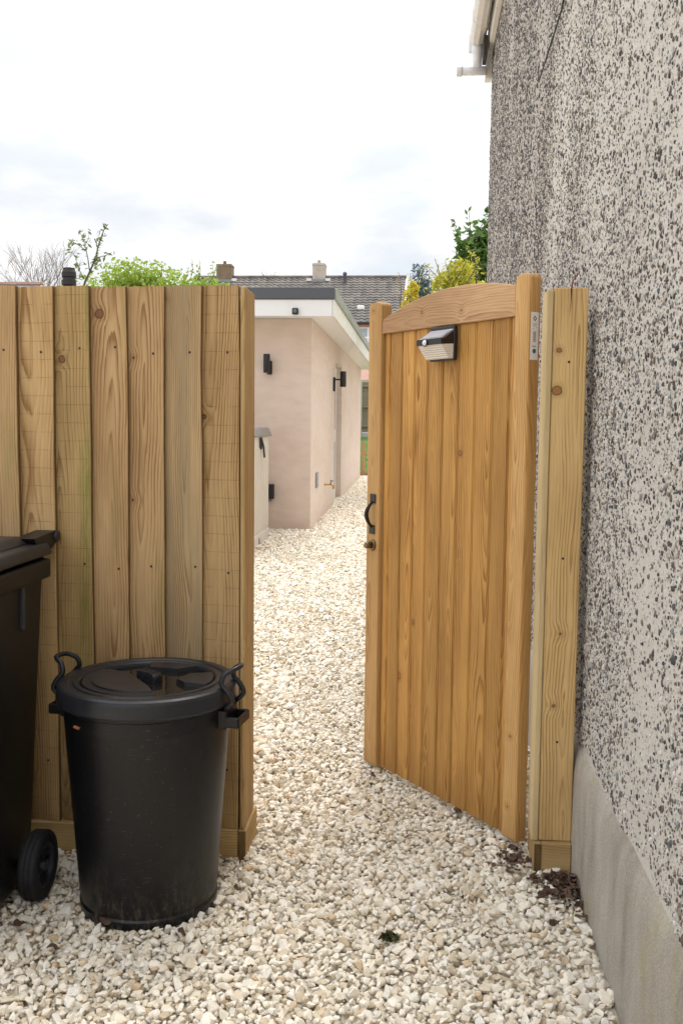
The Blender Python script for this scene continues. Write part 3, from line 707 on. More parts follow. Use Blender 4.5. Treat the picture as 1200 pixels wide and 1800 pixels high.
for v in bm.verts: v.co += Vector((.481, -.071, zm-.002))
MB().bm(bm, True).build('motion_sensor', 'sensor_white', sl)
MB().lathe([(.0125, -.070), (.0125, -.0735)], 20, (.481, 0, zm-.003), 'y').build('sensor_ring', 'lamp_black', sl)

# ------------------------------------------------------------------ round black dustbin
db = thing('dustbin', 'round black plastic dustbin with clip-handled lid holding rainwater', 'dustbin', (-.768, 2.70, 0), (0, 0, R(-8)))
MB().lathe([(.190, .0), (.198, .006), (.200, .028), (.196, .034), (.198, .045), (.2365, .56), (.2365, .60), (.243, .604), (.243, .625), (.232, .625), (.20, .06), (.02, .05)], 72, sharp=True).build('body', 'bin_body', db)
ZL = .668
lid = MB().lathe([(.246, .616), (.2565, .614), (.259, .620), (.2565, .654), (.253, .6625), (.246, .667), (.226, .6675), (.221, .662), (.213, .662), (.209, .667), (.197, .667), (.192, .662), (.188, .645), (.02, .645)], 72, sharp=True).build('lid', 'lid_plastic', db)
MB().lathe([(.0, .6545), (.1915, .6545)], 48, cap=False).build('rain_water', 'rain_water', lid)
def panel(pts, z1=.6665):
    """raised lid panel with sloping sides; pts relative to a .19 m circle"""
    c_ = Vector((sum(p[0] for p in pts)/len(pts), sum(p[1] for p in pts)/len(pts)))
    o_ = [Vector((p[0]*.19, p[1]*.19)) for p in pts]; cc = c_*.19
    i_ = [cc+(p-cc)*.94 for p in o_]; n = len(pts)
    vs = [(p.x, p.y, .644) for p in o_]+[(p.x, p.y, z1) for p in i_]
    MB().add(vs, [tuple(range(n, 2*n))]+[(k, (k+1) % n, n+(k+1) % n, n+k) for k in range(n)]).build('raised_panel', 'lid_plastic', lid)
arcp = lambda a0, a1, n, r=1.0: [(r*math.cos(R(a0+(a1-a0)*i/n)), r*math.sin(R(a0+(a1-a0)*i/n))) for i in range(n+1)]
panel(arcp(158, 302, 20)+[(.22, -.42), (-.05, -.12), (-.40, .24), (-.72, .36)])
panel(arcp(158, 300, 18, .86)+[(.14, -.46), (-.12, -.16), (-.42, .16), (-.66, .27)], .6705)
panel(arcp(62, 112, 8)+[(-.26, .62), (.24, .60)])
panel(arcp(-8, 36, 8)+[(.50, .42), (.42, .05), (.62, -.12)])
kn = MB(); kn.bbox(-.042, .042, -.017, .017, .645, .679, .008, 2)
kn.build('lid_knob', 'lid_plastic', lid, (-.005, .02, 0), (0, 0, R(-28)))
for i in range(5): MB().bbox(-.003, .003, -.0185, .0185, .655, .681, .001).build('knob_rib', 'lid_plastic', lid, (-.005+math.cos(R(-28))*(-.03+.015*i), .02+math.sin(R(-28))*(-.03+.015*i), 0), (0, 0, R(-28)))
def clip(side):
    """bent clip handle, drawn for the +x side"""
    s_ = side; rot_ = 0 if s_ > 0 else math.pi
    pts = [(.252, -.048, .605), (.276, -.052, .632), (.262, -.054, .664), (.238, -.052, .690), (.246, -.046, .722), (.276, -.030, .738), (.280, .030, .738), (.250, .046, .722), (.242, .052, .690), (.264, .054, .664), (.278, .052, .632), (.252, .048, .605)]
    pts = [(x, y*.92, .605+(z-.605)*.84) for x, y, z in pts]
    sm = []
    for i in range(len(pts)-1):
        for q in range(3): sm.append(lerp3(pts[i], pts[i+1], q/3))
    sm.append(pts[-1])
    for _ in range(1): sm = [sm[0]]+[tuple((sm[i-1][j]+2*sm[i][j]+sm[i+1][j])/4 for j in range(3)) for i in range(1, len(sm)-1)]+[sm[-1]]
    MB().tube(sm, .0075, 8).build('clip_handle', 'lid_plastic', db, rot=(0, 0, rot_))
    g_ = MB()
    g_.bbox(.226, .256, -.048, .048, .545, .602, .004)
    g_.bbox(.250, .292, -.050, -.040, .552, .582, .003); g_.bbox(.250, .292, .040, .050, .552, .582, .003)
    g_.bbox(.284, .293, -.050, .050, .552, .582, .004); g_.bbox(.250, .290, -.046, .046, .552, .558, .002)
    g_.build('side_grip', 'black_plastic', db, rot=(0, 0, rot_))
clip(1); clip(-1)
MB().box(-.012, .004, -.003, .003, 0, .008).build('leaf_scrap', 'rust', db, (-.085, -.258, .590), (R(80), .3, 0))

# ------------------------------------------------------------------ wheelie bin at the left edge
wb = thing('wheelie_bin', 'dark wheelie bin with wheel, cut off by the left picture edge', 'wheelie bin', (-1.42, 2.55, 0))
def frustum(mb, lo, hi, z0, z1, b=.02, smooth=False):
    bm = bmesh.new(); bmesh.ops.create_cube(bm, size=1)
    for v in bm.verts:
        q = hi if v.co.z > 0 else lo; v.co = (q[0] if v.co.x < 0 else q[1], q[2] if v.co.y < 0 else q[3], z1 if v.co.z > 0 else z0)
    bmesh.ops.bevel(bm, geom=[e for e in bm.edges], offset=b, segments=3, affect='EDGES', profile=.5); return mb.bm(bm, True)
frustum(MB(), (-.255, .272, -.25, .20), (-.275, .284, -.36, .315), .03, .97, .022).build('body', 'wheelie_plastic', wb)
MB().bbox(-.292, .298, -.378, .335, .925, .985, .010, 2).build('rim', 'wheelie_plastic', wb)
for y in (-.25, -.05, .13): MB().bbox(.276, .293, y, y+.018, .80, .93, .003).build('rib', 'hub_plastic', wb)
ld = frustum(MB(), (-.30, .303, -.40, .345), (-.290, .290, -.39, .335), .996, 1.034, .010).build('lid', 'wheelie_lid', wb)
frustum(MB(), (-.262, .258, -.35, .30), (-.235, .232, -.32, .27), 1.030, 1.058, .012).build('lid_crown', 'wheelie_lid', ld)
for s_ in (1, -1):
    hb = MB(); pl = [(.30, .990), (.40, 1.012), (.438, 1.028), (.442, 1.050), (.425, 1.060), (.25, 1.052)]
    vs = [(x, y, z) for x in (.235*s_-.02, .235*s_+.045) for y, z in pl]
    hb.add(vs, [tuple(range(6)), tuple(range(11, 5, -1))]+[(i, 6+i, 6+(i+1) % 6, (i+1) % 6) for i in range(6)]).build('hinge_arm', 'wheelie_plastic', wb)
    MB().lathe([(.016, .235*s_-.022), (.017, .235*s_+.052)], 18, (0, .425, 1.042), 'x').build('hinge_pin', 'hub_plastic', wb)
MB().add([(x, y, z) for x in (.205, .25) for y, z in ((.31, .86), (.31, .98), (.40, 1.02), (.40, .99), (.34, .90))], [(0, 1, 2, 3, 4), (9, 8, 7, 6, 5)]+[(i, 5+i, 5+(i+1) % 5, (i+1) % 5) for i in range(5)]).build('hinge_gusset', 'wheelie_plastic', wb)
MB().tube([(-.25, .43, 1.02), (.25, .43, 1.02)], .014, 12).build('grab_bar', 'wheelie_plastic', wb)
MB().tube([(-.32, .12, .10), (.33, .12, .10)], .011, 10).build('axle', 'black_metal', wb)
def wheel(x0, s_):
    prof = [(.062, 0), (.070, -.004), (.084, -.004), (.096, .002), (.1005, .010), (.1005, .018), (.099, .020), (.1005, .022), (.1005, .032), (.099, .034), (.1005, .036), (.1005, .044), (.096, .051), (.084, .056), (.070, .056), (.062, .052)]
    wh = MB().lathe([(r_, s_*h) for r_, h in prof], 48, axis='x', cap=False).build('wheel', 'rubber', wb, (x0, .12, .102))
    hbm = MB().lathe([(.064, s_*.052), (.060, s_*.054), (.056, s_*.044), (.056, s_*.012)], 40, axis='x', cap=False)
    hbm.lathe([(.0, s_*.012), (.064, s_*.012)], 40, axis='x', cap=False); hbm.lathe([(.016, s_*.012), (.016, s_*.050), (.011, s_*.053), (0, s_*.053)], 20, axis='x', cap=False)
    for i in range(8):
        a = 2*math.pi*i/8; c_, q = math.cos(a), math.sin(a)
        hbm.add([(s_*h, r_*c_-d*q, r_*q+d*c_) for h in (.012, .040) for r_ in (.012, .058) for d in (-.003, .003)], [(0, 1, 3, 2), (4, 6, 7, 5), (0, 2, 6, 4), (1, 5, 7, 3), (0, 4, 5, 1), (2, 3, 7, 6)])
    hbm.build('hub', 'hub_plastic', wh)
wheel(.300, 1); wheel(-.275, -1)

# ------------------------------------------------------------------ storage box beyond the fence
sb = thing('storage_box', 'tall beige plastic garden storage box with grey lid beside the pink building', 'storage box', (-1.95, 9.25, .2))
MB().bbox(-.40, .395, -.80, .78, .0, 1.10, .015, 2).build('body', 'box_beige', sb)
for i in range(15):
    y = -.74+.1*i
    MB().bbox(.392, .404, y, y+.072, .16, .98, .004).build('slat', 'box_beige', sb)
MB().bbox(.392, .408, -.79, .77, .02, .13, .004).build('skirting', 'box_beige', sb)
l_ = frustum(MB(), (-.44, .432, -.84, .83), (-.40, .395, -.80, .79), 1.085, 1.175, .015).build('lid', 'box_lid', sb)
la = MB().bbox(.405, .418, .18, .25, .96, 1.08, .004).build('latch', 'lamp_black', sb)
MB().tube([(.415, .22, 1.06), (.428, .25, .99), (.425, .33, .88)], .010, 6).build('strap', 'lamp_black', sb)
MB().bbox(.37, .40, .74, .79, -.02, .12, .003).build('foot', 'lamp_black', sb)
MB().bbox(.40, .412, .10, .14, .0, .09, .003).build('door_catch', 'lamp_black', sb)

# ------------------------------------------------------------------ pink plastered garden building
GX, GY, GYF = -1.17, 10.55, 19.7
gr_ = thing('garden_building', 'long flat-roofed building with fresh pink plaster and white fascia', 'building', (GX, GY, 0))
def gp_(mb, name, mat, parent=None):
    mb.v = [(x-GX, y-GY, z) for x, y, z in mb.v]; return mb.build(name, mat, parent or gr_)
DY0, DY1, DZ0, DZ1 = 13.55, 14.75, .28, 2.28
mb = MB(); mb.box(-6.4, GX, GY, DY0, .1, 2.545); mb.box(-6.4, GX, DY1, GYF, .1, 2.545); mb.box(-6.4, GX, DY0, DY1, DZ1, 2.545); mb.box(-6.4, GX-.14, DY0, DY1, .1, DZ1)
# merge coincident faces away by building one outline instead of butted boxes
mb = MB()
ol = [(GX, GY), (GX, DY0), (GX-.13, DY0), (GX-.13, DY1), (GX, DY1), (GX, GYF), (-6.4, GYF), (-6.4, GY)]
no = len(ol); mb.add([(x, y, .05) for x, y in ol]+[(x, y, DZ1) for x, y in ol], [(i, (i+1) % no, no+(i+1) % no, no+i) for i in range(no)])
ol2 = [(GX, GY), (GX, DY0), (GX, DY1), (GX, GYF), (-6.4, GYF), (-6.4, GY)]
n2 = len(ol2); mb.add([(x, y, DZ1) for x, y in ol2]+[(x, y, 2.548) for x, y in ol2], [(i, (i+1) % n2, n2+(i+1) % n2, n2+i) for i in range(n2)])
mb.add([(GX, DY0, DZ1), (GX, DY1, DZ1), (GX-.13, DY1, DZ1), (GX-.13, DY0, DZ1)], [(0, 1, 2, 3)])
gp_(mb, 'wall', 'pink_plaster')
RX, RY0, RY1 = -.895, 10.2, 19.95
gp_(MB().box(-6.7, RX-.022, RY0+.022, RY1-.022, 2.552, 2.60), 'soffit', 'white_upvc')
gp_(MB().bbox(-6.7, RX-.0225, RY0, RY0+.02, 2.540, 2.712, .003), 'front_fascia', 'white_upvc')
gp_(MB().bbox(RX-.02, RX, RY0+.001, RY1, 2.538, 2.712, .003), 'side_fascia', 'white_upvc_dirty')
gp_(MB().bbox(-6.7, RX+.004, RY0-.018, RY0+.03, 2.715, 2.838, .006), 'front_trim', 'roof_trim')
gp_(MB().bbox(RX-.04, RX+.018, RY0+.032, RY1, 2.715, 2.838, .012), 'side_trim', 'roof_trim_side')
gp_(MB().box(-6.7, RX-.042, RY0+.032, RY1, 2.66, 2.80), 'roof', 'roof_felt')
gp_(MB().lathe([(.15, 2.80), (.15, 2.885), (.13, 2.895), (.0, 2.90)], 28, (-1.86, 10.75, 0)), 'roof_dome', 'window_glass')
dr = gp_(MB().bbox(GX-.128, GX-.075, DY0+.003, DY0+.075, .285, DZ1-.002, .003), 'door_frame', 'white_upvc')
gp_(MB().bbox(GX-.128, GX-.075, DY1-.075, DY1-.003, .285, DZ1-.002, .003), 'door_frame', 'white_upvc')
gp_(MB().bbox(GX-.128, GX-.075, DY0+.076, DY1-.076, DZ1-.08, DZ1-.002, .003), 'door_frame', 'white_upvc')
dl = gp_(MB().bbox(GX-.124, GX-.085, DY0+.077, DY1-.077, .29, DZ1-.082, .003), 'door', 'white_upvc')
for z0, z1 in ((.46, 1.16), (1.34, 2.10)): gp_(MB().box(GX-.084, GX-.080, DY0+.17, DY1-.17, z0, z1), 'pane', 'glass')
gp_(MB().tube([(GX-.083, DY0+.12, 1.26), (GX-.03, DY0+.12, 1.26), (GX-.03, DY0+.24, 1.26)], .010, 8), 'door_handle', 'white_upvc')
gp_(MB().bbox(GX-.13, GX+.075, DY0-.04, DY1+.04, .20, .275, .006), 'doorstep', 'white_upvc')
gv = gp_(MB().bbox(GX+.001, GX+.012, 11.06, 11.29, .68, .86, .003), 'vent_grille', 'lead')
for i in range(5): gp_(MB().box(GX+.012, GX+.018, 11.08, 11.27, .70+.03*i, .715+.03*i), 'slat', 'concrete')

sc = thing('security_camera', 'small black cube camera on the white fascia', 'camera', (-1.30, 10.20, 2.585))
MB().bbox(-.032, .032, -.055, -.012, -.032, .034, .010, 2).build('housing', 'lamp_black', sc)
MB().lathe([(.02, -.054), (.02, -.058), (.012, -.060)], 20, (0, 0, 0), 'y').build('lens', 'glass', sc)
MB().bbox(-.015, .015, -.013, .0, -.015, .015, .002).build('bracket', 'lamp_black', sc)

wl = thing('wall_light', 'black cylinder up-down light on the shaded pink end wall', 'light', (-1.645, 10.55, 2.06), group='black wall lights on the pink building')
MB().lathe([(.034, -.10), (.036, -.098), (.036, .098), (.034, .10)], 24, (0, -.085, .005)).build('tube', 'lamp_black', wl)
MB().bbox(-.005, .048, -.03, -.001, -.11, .035, .003).build('back_plate', 'lamp_black', wl)
MB().bbox(-.015, .015, -.06, -.028, -.03, .0, .003).build('arm', 'lamp_black', wl)
wl2 = thing('wall_light', 'black cylinder up-down light beside the white glazed door', 'light', (-1.17, 13.28, 2.0), group='black wall lights on the pink building')
MB().lathe([(.040, -.10), (.042, -.098), (.042, .108), (.040, .11)], 24, (.135, 0, .03)).build('tube', 'lamp_black', wl2)
MB().bbox(.001, .03, -.04, .04, -.13, .06, .003).build('back_plate', 'lamp_black', wl2)
MB().bbox(.03, .10, -.012, .012, .02, .04, .003).build('arm', 'lamp_black', wl2)

eb = thing('socket_box', 'small black outdoor socket box low on the pink end wall', 'socket box', (-1.62, 10.55, .68))
MB().bbox(-.07, .055, -.085, -.001, -.085, .075, .008, 2).build('housing', 'lamp_black', eb)
MB().bbox(-.03, .03, -.05, -.01, -.115, -.086, .004).build('cable_gland', 'lead', eb)
tp = thing('garden_tap', 'brass garden tap on the pink side wall', 'tap', (-1.17, 12.15, .66)); tp.scale = (.75, .75, .75)
MB().lathe([(.026, .001), (.026, .012), (.012, .014), (.012, .10)], 16, axis='x').build('pipe', 'brass', tp)
MB().tube([(.085, 0, 0), (.13, 0, .0), (.15, 0, -.03), (.152, 0, -.075)], [.013, .015, .014, .016], 10).build('spout', 'brass', tp)
MB().tube([(.10, 0, .01), (.12, 0, .055)], .009, 8).build('stem', 'brass_dull', tp)
MB().tube([(.10, -.035, .065), (.145, .035, .06)], .007, 6).build('tap_lever', 'lamp_black', tp)

fl = thing('flue_pipe', 'dark flue pipe with banded cowl rising above the fence', 'flue', (-3.98, 10.9, 2.80))
MB().lathe([(.060, 0), (.060, .26)], 24).build('pipe', 'lamp_black', fl)
cw = MB().lathe([(.060, .15), (.080, .16), (.080, .215), (.070, .222), (.070, .245), (.080, .252), (.080, .300), (.066, .335), (.066, .350), (.0, .352)], 28, sharp=True).build('cowl', 'dark_soffit', fl)

# ------------------------------------------------------------------ picket fence, back fence
pf = thing('picket_fence', 'low pale picket fence at the end of the gravel path', 'fence', (-2.6, 20.45, .30))
for i in range(22):
    x = .06+.155*i; me = bpy.data.meshes.get('picket_shape')
    if me is None:
        pl = [(-.038, 0), (.038, 0), (.038, .68), (.022, .735), (0, .75), (-.022, .735), (-.038, .68)]
        me = MB().extr(pl, -.01, .01).mesh('picket_shape')
    place('picket', me, 'picket_wood', pf, (x, -.012, .03+rng.uniform(-.01, .01)))
for z in (.12, .52): MB().bbox(-.03, .03, -.018, .018, 0, 3.4, .003).build('rail', 'picket_wood', pf, (0, .018, z), (0, R(90), 0))
MB().bbox(-.05, .05, -.025, .01, 0, 3.4, .003).build('edging_board', 'grey_timber', pf, (0, .03, .06), (0, R(90), 0))
bl = thing('garden_bench', 'small pale timber bench end showing beyond the picket fence', 'bench', (-1.65, 21.3, gz(21.3)))
MB().bbox(-.65, .32, -.16, .16, .40, .44, .004).build('seat', 'picket_wood', bl)
for x in (-.55, .22): MB().bbox(x, x+.07, -.13, .13, 0, .40, .004).build('leg', 'picket_wood', bl)

bf = thing('panel_fence', 'weathered grey panel fence with concrete posts behind the lawn', 'fence', (-1.62, 27, 1.06))
for px_ in (-1.95, 0, 1.95):
    MB().bbox(px_-.055, px_+.055, -.07, .05, -.3, 1.62, .01).build('concrete_post', 'concrete', bf)
for bay in (-1.95, 0):
    for i in range(13):
        x = bay+.06+.142*i; me = bpy.data.meshes.get('back_board')
        if me is None: me = MB().bbox(-.074, .074, -.008, .008, .16, 1.55, .003).mesh('back_board')
        place('board', me, 'grey_timber', bf, (x+.07, -.006 if i % 2 else .006, rng.uniform(-.01, .01)), (0, 0, R(1.5)))
    for z in (.32, .85, 1.42): MB().bbox(bay+.06, bay+1.89, -.055, -.016, z, z+.055, .004).build('rail', 'grey_timber', bf)
    MB().bbox(bay+.057, bay+1.893, -.03, .03, -.05, .15, .006).build('base_panel', 'concrete', bf)

# ------------------------------------------------------------------ houses beyond
hb_ = thing('terraced_house', 'terrace of houses with brown pantile roof and two chimneys in the distance', 'house', (-8, 45, 1.1))
def hb(mb, name, mat, parent=None):
    mb.v = [(x+8, y-45, z-1.1) for x, y, z in mb.v]; return mb.build(name, mat, parent or hb_)
EZ, RZ, EYY, RYY, XR, XL = 6.12, 8.74, 44.75, 49.0, -.72, -11.4
hb(MB().box(XL+.3, XR-.3, 45, 53, 1.0, EZ+.05), 'wall', 'far_wall')
hb(MB().add([(XR-.302, 45, EZ), (XR-.302, 49, RZ-.1), (XR-.302, 53, EZ), (XR-.45, 45, EZ), (XR-.45, 49, RZ-.1), (XR-.45, 53, EZ)], [(0, 2, 1), (3, 4, 5), (0, 1, 4, 3), (1, 2, 5, 4)]), 'gable', 'white_wall')
# pantiled slope: every course a stepped, rolled strip
L_ = math.hypot(RYY-EYY, RZ-EZ); nc = 17; ct = L_/nc; sy, sz_ = (RYY-EYY)/L_, (RZ-EZ)/L_; ny_, nz_ = -sz_, sy
vs = []; fs = []; st = .075; nxs = int((XR-XL)/st)
for c_ in range(nc):
    for e, (d, lift) in enumerate(((c_*ct-.02, .055), (c_*ct-.02, .01), ((c_+1)*ct, .0))):
        pass
    o = len(vs)
    for i in range(nxs+1):
        x = XL+i*st; ph = (i % 4)/4; roll = (.045, .02, .0, .02)[i % 4]
        for d, lf_ in ((c_*ct-.01, .0), (c_*ct-.01, .045), ((c_+1)*ct, .012)):
            h = lf_+(roll if lf_ else 0); vs.append((x, EYY+sy*d+ny_*h, EZ+sz_*d+nz_*h))
    for i in range(nxs):
        a = o+i*3; b_ = a+3; fs += [(a, b_, b_+1, a+1), (a+1, b_+1, b_+2, a+2)]
rf = hb(MB().add(vs, fs), 'roof', 'roof_tile')
hb(MB().add([(XL, 49, RZ-.03), (XR, 49, RZ-.03), (XR, 53.3, EZ), (XL, 53.3, EZ)], [(0, 1, 2, 3)]), 'rear_slope', 'roof_tile', rf)
hb(MB().tube([(XL, 49, RZ+.03), (XR, 49, RZ+.03)], .12, 10), 'ridge_tiles', 'roof_tile', rf)
hb(MB().add([(XR-.04, EYY, EZ-.12), (XR-.04, 49, RZ-.12), (XR-.04, 49, RZ+.02), (XR-.04, EYY, EZ+.02), (XR+.02, EYY, EZ-.12), (XR+.02, 49, RZ-.12), (XR+.02, 49, RZ+.02), (XR+.02, EYY, EZ+.02)],
         [(0, 1, 2, 3), (7, 6, 5, 4), (0, 4, 5, 1), (2, 6, 7, 3), (0, 3, 7, 4)]), 'bargeboard', 'white_upvc')
hb(MB().tube([(XL, 44.68, EZ-.03), (XR, 44.68, EZ-.03)], .075, 8), 'gutter', 'lamp_black')
hb(MB().box(XL, XR-.05, 44.80, 44.99, EZ-.2, EZ-.06), 'fascia', 'terracotta')
def chimney(x0, x1, mat, z1):
    ch = hb(MB().bbox(x0, x1, 48.7, 49.4, 8.0, z1, .02), 'chimney', mat)
    hb(MB().bbox(x0-.02, x1+.02, 48.68, 49.42, z1-.12, z1-.05, .01), 'chimney_cap', mat, ch).parent = ch
    for o_ in (hb(MB().lathe([(.09, z1-.02), (.07, z1+.16), (.085, z1+.18)], 12, ((x0+x1)/2-.02, 49.05, 0)), 'chimney_pot', mat),
               hb(MB().box(x0-.03, x1+.03, 48.50, 48.69, 8.30, 8.62), 'flashing', 'lead'),
               hb(MB().box(x0-.27, x0-.035, 48.55, 49.2, 8.55, 8.68), 'flashing', 'gutter_clean'), hb(MB().box(x1+.035, x1+.27, 48.55, 49.2, 8.55, 8.68), 'flashing', 'gutter_clean')):
        o_.parent = ch
chimney(-10.22, -9.45, 'brick_chimney', 9.42); chimney(-5.38, -4.75, 'render_chimney', 9.45)
hb(MB().lathe([(.10, 8.1), (.075, 8.35), (.075, 8.80), (.10, 8.82), (.10, 8.92), (.02, 8.98)], 14, (-3.74, 48.4, 0)), 'vent_pipe', 'roof_trim')
hb(MB().bbox(-3.9, -3.58, 48.1, 48.35, 8.14, 8.22, .01), 'vent_collar', 'white_upvc')
hb(MB().bbox(-2.95, -2.62, 45.8, 46.1, 6.82, 7.02, .03), 'tile_vent', 'white_upvc')
for wx in (-2.95, -6.2, -9.4):
    wf = hb(MB().bbox(wx, wx+1.15, 44.94, 44.999, 4.75, 5.95, .01), 'window', 'white_upvc')
    for a in (0, 1):
        for z0, z1 in ((4.84, 5.42), (5.50, 5.86)):
            hb(MB().box(wx+.08+.53*a, wx+.54+.53*a, 44.93, 44.938, z0, z1), 'pane', 'window_glass').parent = wf

h2 = thing('far_house', 'brown tiled roof corner showing above the fence at far left', 'house', (-18.5, 40, 1.1))
MB().box(-6, 1.6, .3, 7, 0, 5.4).build('wall', 'white_wall', h2)
vs = []; fs = []
for c_ in range(8):
    for (d, lf_) in ((c_*.32, .05), ((c_+1)*.32+.02, .0)): vs += [(-6.3, d*.75+ -.1, 5.3+d*.42+lf_), (2.0, d*.75-.1, 5.3+d*.42+lf_)]
    o = c_*4; fs.append((o, o+1, o+3, o+2))
MB().add(vs, fs).build('roof', 'roof_tile', h2)
MB().tube([(-6.3, 1.9, 6.36), (2.0, 1.9, 6.36)], .09, 8).build('ridge_tiles', 'terracotta', h2)
MB().add([(2.0, -.1, 5.25), (2.0, 1.9, 6.33), (2.0, 3.9, 5.25), (1.9, -.1, 5.25), (1.9, 1.9, 6.33), (1.9, 3.9, 5.25)], [(0, 2, 1), (3, 4, 5), (0, 1, 4, 3), (1, 2, 5, 4)]).build('gable', 'white_wall', h2)

h3 = thing('outbuilding', 'small far outbuilding with red tiled roof seen past the pink wall', 'building', (-2.1, 35, 1.1))
MB().box(-2.5, .95, 0, 3, 0, 2.05).build('wall', 'white_wall', h3)
MB().add([(-2.7, -.25, 1.95), (.75, -.25, 1.95), (.55, 1.5, 2.62), (-2.7, 1.5, 2.62), (-2.7, 3.2, 1.95), (.75, 3.2, 1.95)], [(0, 1, 2, 3), (3, 2, 5, 4), (1, 5, 2)]).build('roof', 'terracotta', h3)
MB().bbox(.62, .95, -.3, .4, .3, 2.42, .04).build('water_tank', 'lamp_black', h3)

# ------------------------------------------------------------------ trees and shrubs
def leaf(mb, p, s_, r_, elong=1.9):
    d = Vector((r_.gauss(0, 1), r_.gauss(0, 1), r_.gauss(0, .8))).normalized(); q = d.orthogonal().normalized(); q.rotate(Matrix.Rotation(r_.uniform(0, 6.28), 3, d))
    e = d.cross(q)*.12*s_; a = Vector(p)
    L = d*s_*elong*.5; W = q*s_*.5
    mb.add([a-L, a-W*.9+e, a+L, a+W*.9+e], [(0, 1, 2), (0, 2, 3)])
def cloud_crown(mb, c, rad, n, s_, seed, lobes=14, elong=1.9, shell=.55):
    r_ = random.Random(seed); lb_ = []
    for _ in range(lobes):
        d = Vector((r_.gauss(0, 1), r_.gauss(0, 1), r_.gauss(0, 1))).normalized()*r_.uniform(.25, .85)
        lb_.append((Vector((c[0]+d.x*rad[0], c[1]+d.y*rad[1], c[2]+d.z*rad[2])), r_.uniform(.26, .46)))
    for _ in range(n):
        o_, k_ = r_.choice(lb_); d = Vector((r_.gauss(0, 1), r_.gauss(0, 1), r_.gauss(0, 1))).normalized()*(r_.random()**(1/3) if r_.random() > shell else r_.uniform(.85, 1.08))
        leaf(mb, (o_.x+d.x*k_*rad[0], o_.y+d.y*k_*rad[1], o_.z+d.z*k_*rad[2]), s_*r_.uniform(.6, 1.3), r_, elong)
    return lb_
def limbs(mb, base, lb_, r0, seed):
    r_ = random.Random(seed); b0 = Vector(base)
    for o_, k_ in lb_:
        st_ = b0.lerp(Vector((b0.x, b0.y, o_.z)), r_.uniform(.45, .7)); md = st_.lerp(o_, .5)+Vector((r_.uniform(-.1, .1), r_.uniform(-.1, .1), .1))
        mb.tube([st_, md, o_], [r0*.45, r0*.3, r0*.12], 5)
def tree(name, label, cat, x, y, c, rad, n, s_, mat, seed, lobes=14, elong=1.9, r0=.09, bark='bark', group=None, whips=0):
    z0 = gz(y); th = thing(name, label, cat, (x, y, z0), group=group); cr = MB(); c2 = (c[0]-x, c[1]-y, c[2]-z0)
    lb_ = cloud_crown(cr, c2, rad, n, s_, seed, lobes, elong); tk = MB()
    if cat == 'shrub': lb_ += cloud_crown(cr, (c2[0], c2[1], c2[2]*.52), (rad[0]*1.05, rad[1]*1.05, c2[2]*.42), n*2//3, s_*1.2, seed+70, lobes, elong)
    top_ = (c2[0], c2[1], c2[2]+rad[2]*.2); tk.tube([(0, 0, -.1), (c2[0]*.4, c2[1]*.4, top_[2]*.5), top_], [r0, r0*.7, r0*.25], 8); limbs(tk, (0, 0, 0), lb_, r0, seed)
    r_ = random.Random(seed+5)
    for _ in range(whips):
        a = r_.uniform(0, 6.28); q = Vector((c2[0]+rad[0]*.7*math.cos(a), c2[1]+rad[1]*.7*math.sin(a), c2[2]+rad[2]*.45)); e = q+Vector((r_.uniform(-.25, .25), r_.uniform(-.2, .2), r_.uniform(.25, .6)))
        tk.tube([q, q.lerp(e, .5)+Vector((.03, 0, 0)), e], [.010, .007, .004], 4)
        for k_ in range(9): leaf(cr, q.lerp(e, .25+.75*k_/8)+Vector((r_.uniform(-.04, .04), 0, r_.uniform(-.03, .03))), s_*.7, r_, elong)
    tk.build('trunk', bark, th); cr.build('crown', mat, th); return th
tree('spring_tree', 'broad lime-green tree crown rising just above the fence', 'tree', -6.9, 24, (-6.6, 24, 4.3), (2.15, 1.5, 1.25), 22000, .075, 'leaf_lime', 3, 48, 1.7, .12, whips=16)
tree('laurel_tree', 'dark glossy evergreen tree partly hidden by the house corner', 'tree', 1.15, 16, (1.18, 16, 3.85), (.84, .7, .95), 11000, .075, 'leaf_laurel', 8, 60, 2.0, .08, whips=6)
tree('yellow_shrub', 'bright yellow shrub above the middle of the gate', 'shrub', .62, 14, (.62, 14, 3.08), (.50, .4, .66), 4600, .045, 'leaf_yellowgreen', 12, 16, 2.6, .04, whips=12)
tree('yellow_shrub', 'small golden shrub showing at the gate latch side', 'shrub', -.12, 14.4, (-.12, 14.4, 2.85), (.26, .3, .62), 2200, .04, 'leaf_yellow', 15, 12, 2.6, .03, whips=5)
tree('conifer_tree', 'distant blue-grey conifer top between the yellow shrubs', 'tree', .08, 30, (.05, 30, 5.0), (.40, .40, 1.2), 2600, .06, 'leaf_conifer', 21, 18, 2.8, .08)
tree('wispy_tree', 'thin sparse-leaved tree between conifer and dark evergreen', 'tree', .45, 18, (.50, 18, 3.75), (.42, .4, .62), 260, .045, 'leaf_sapling', 26, 16, 2.0, .025)

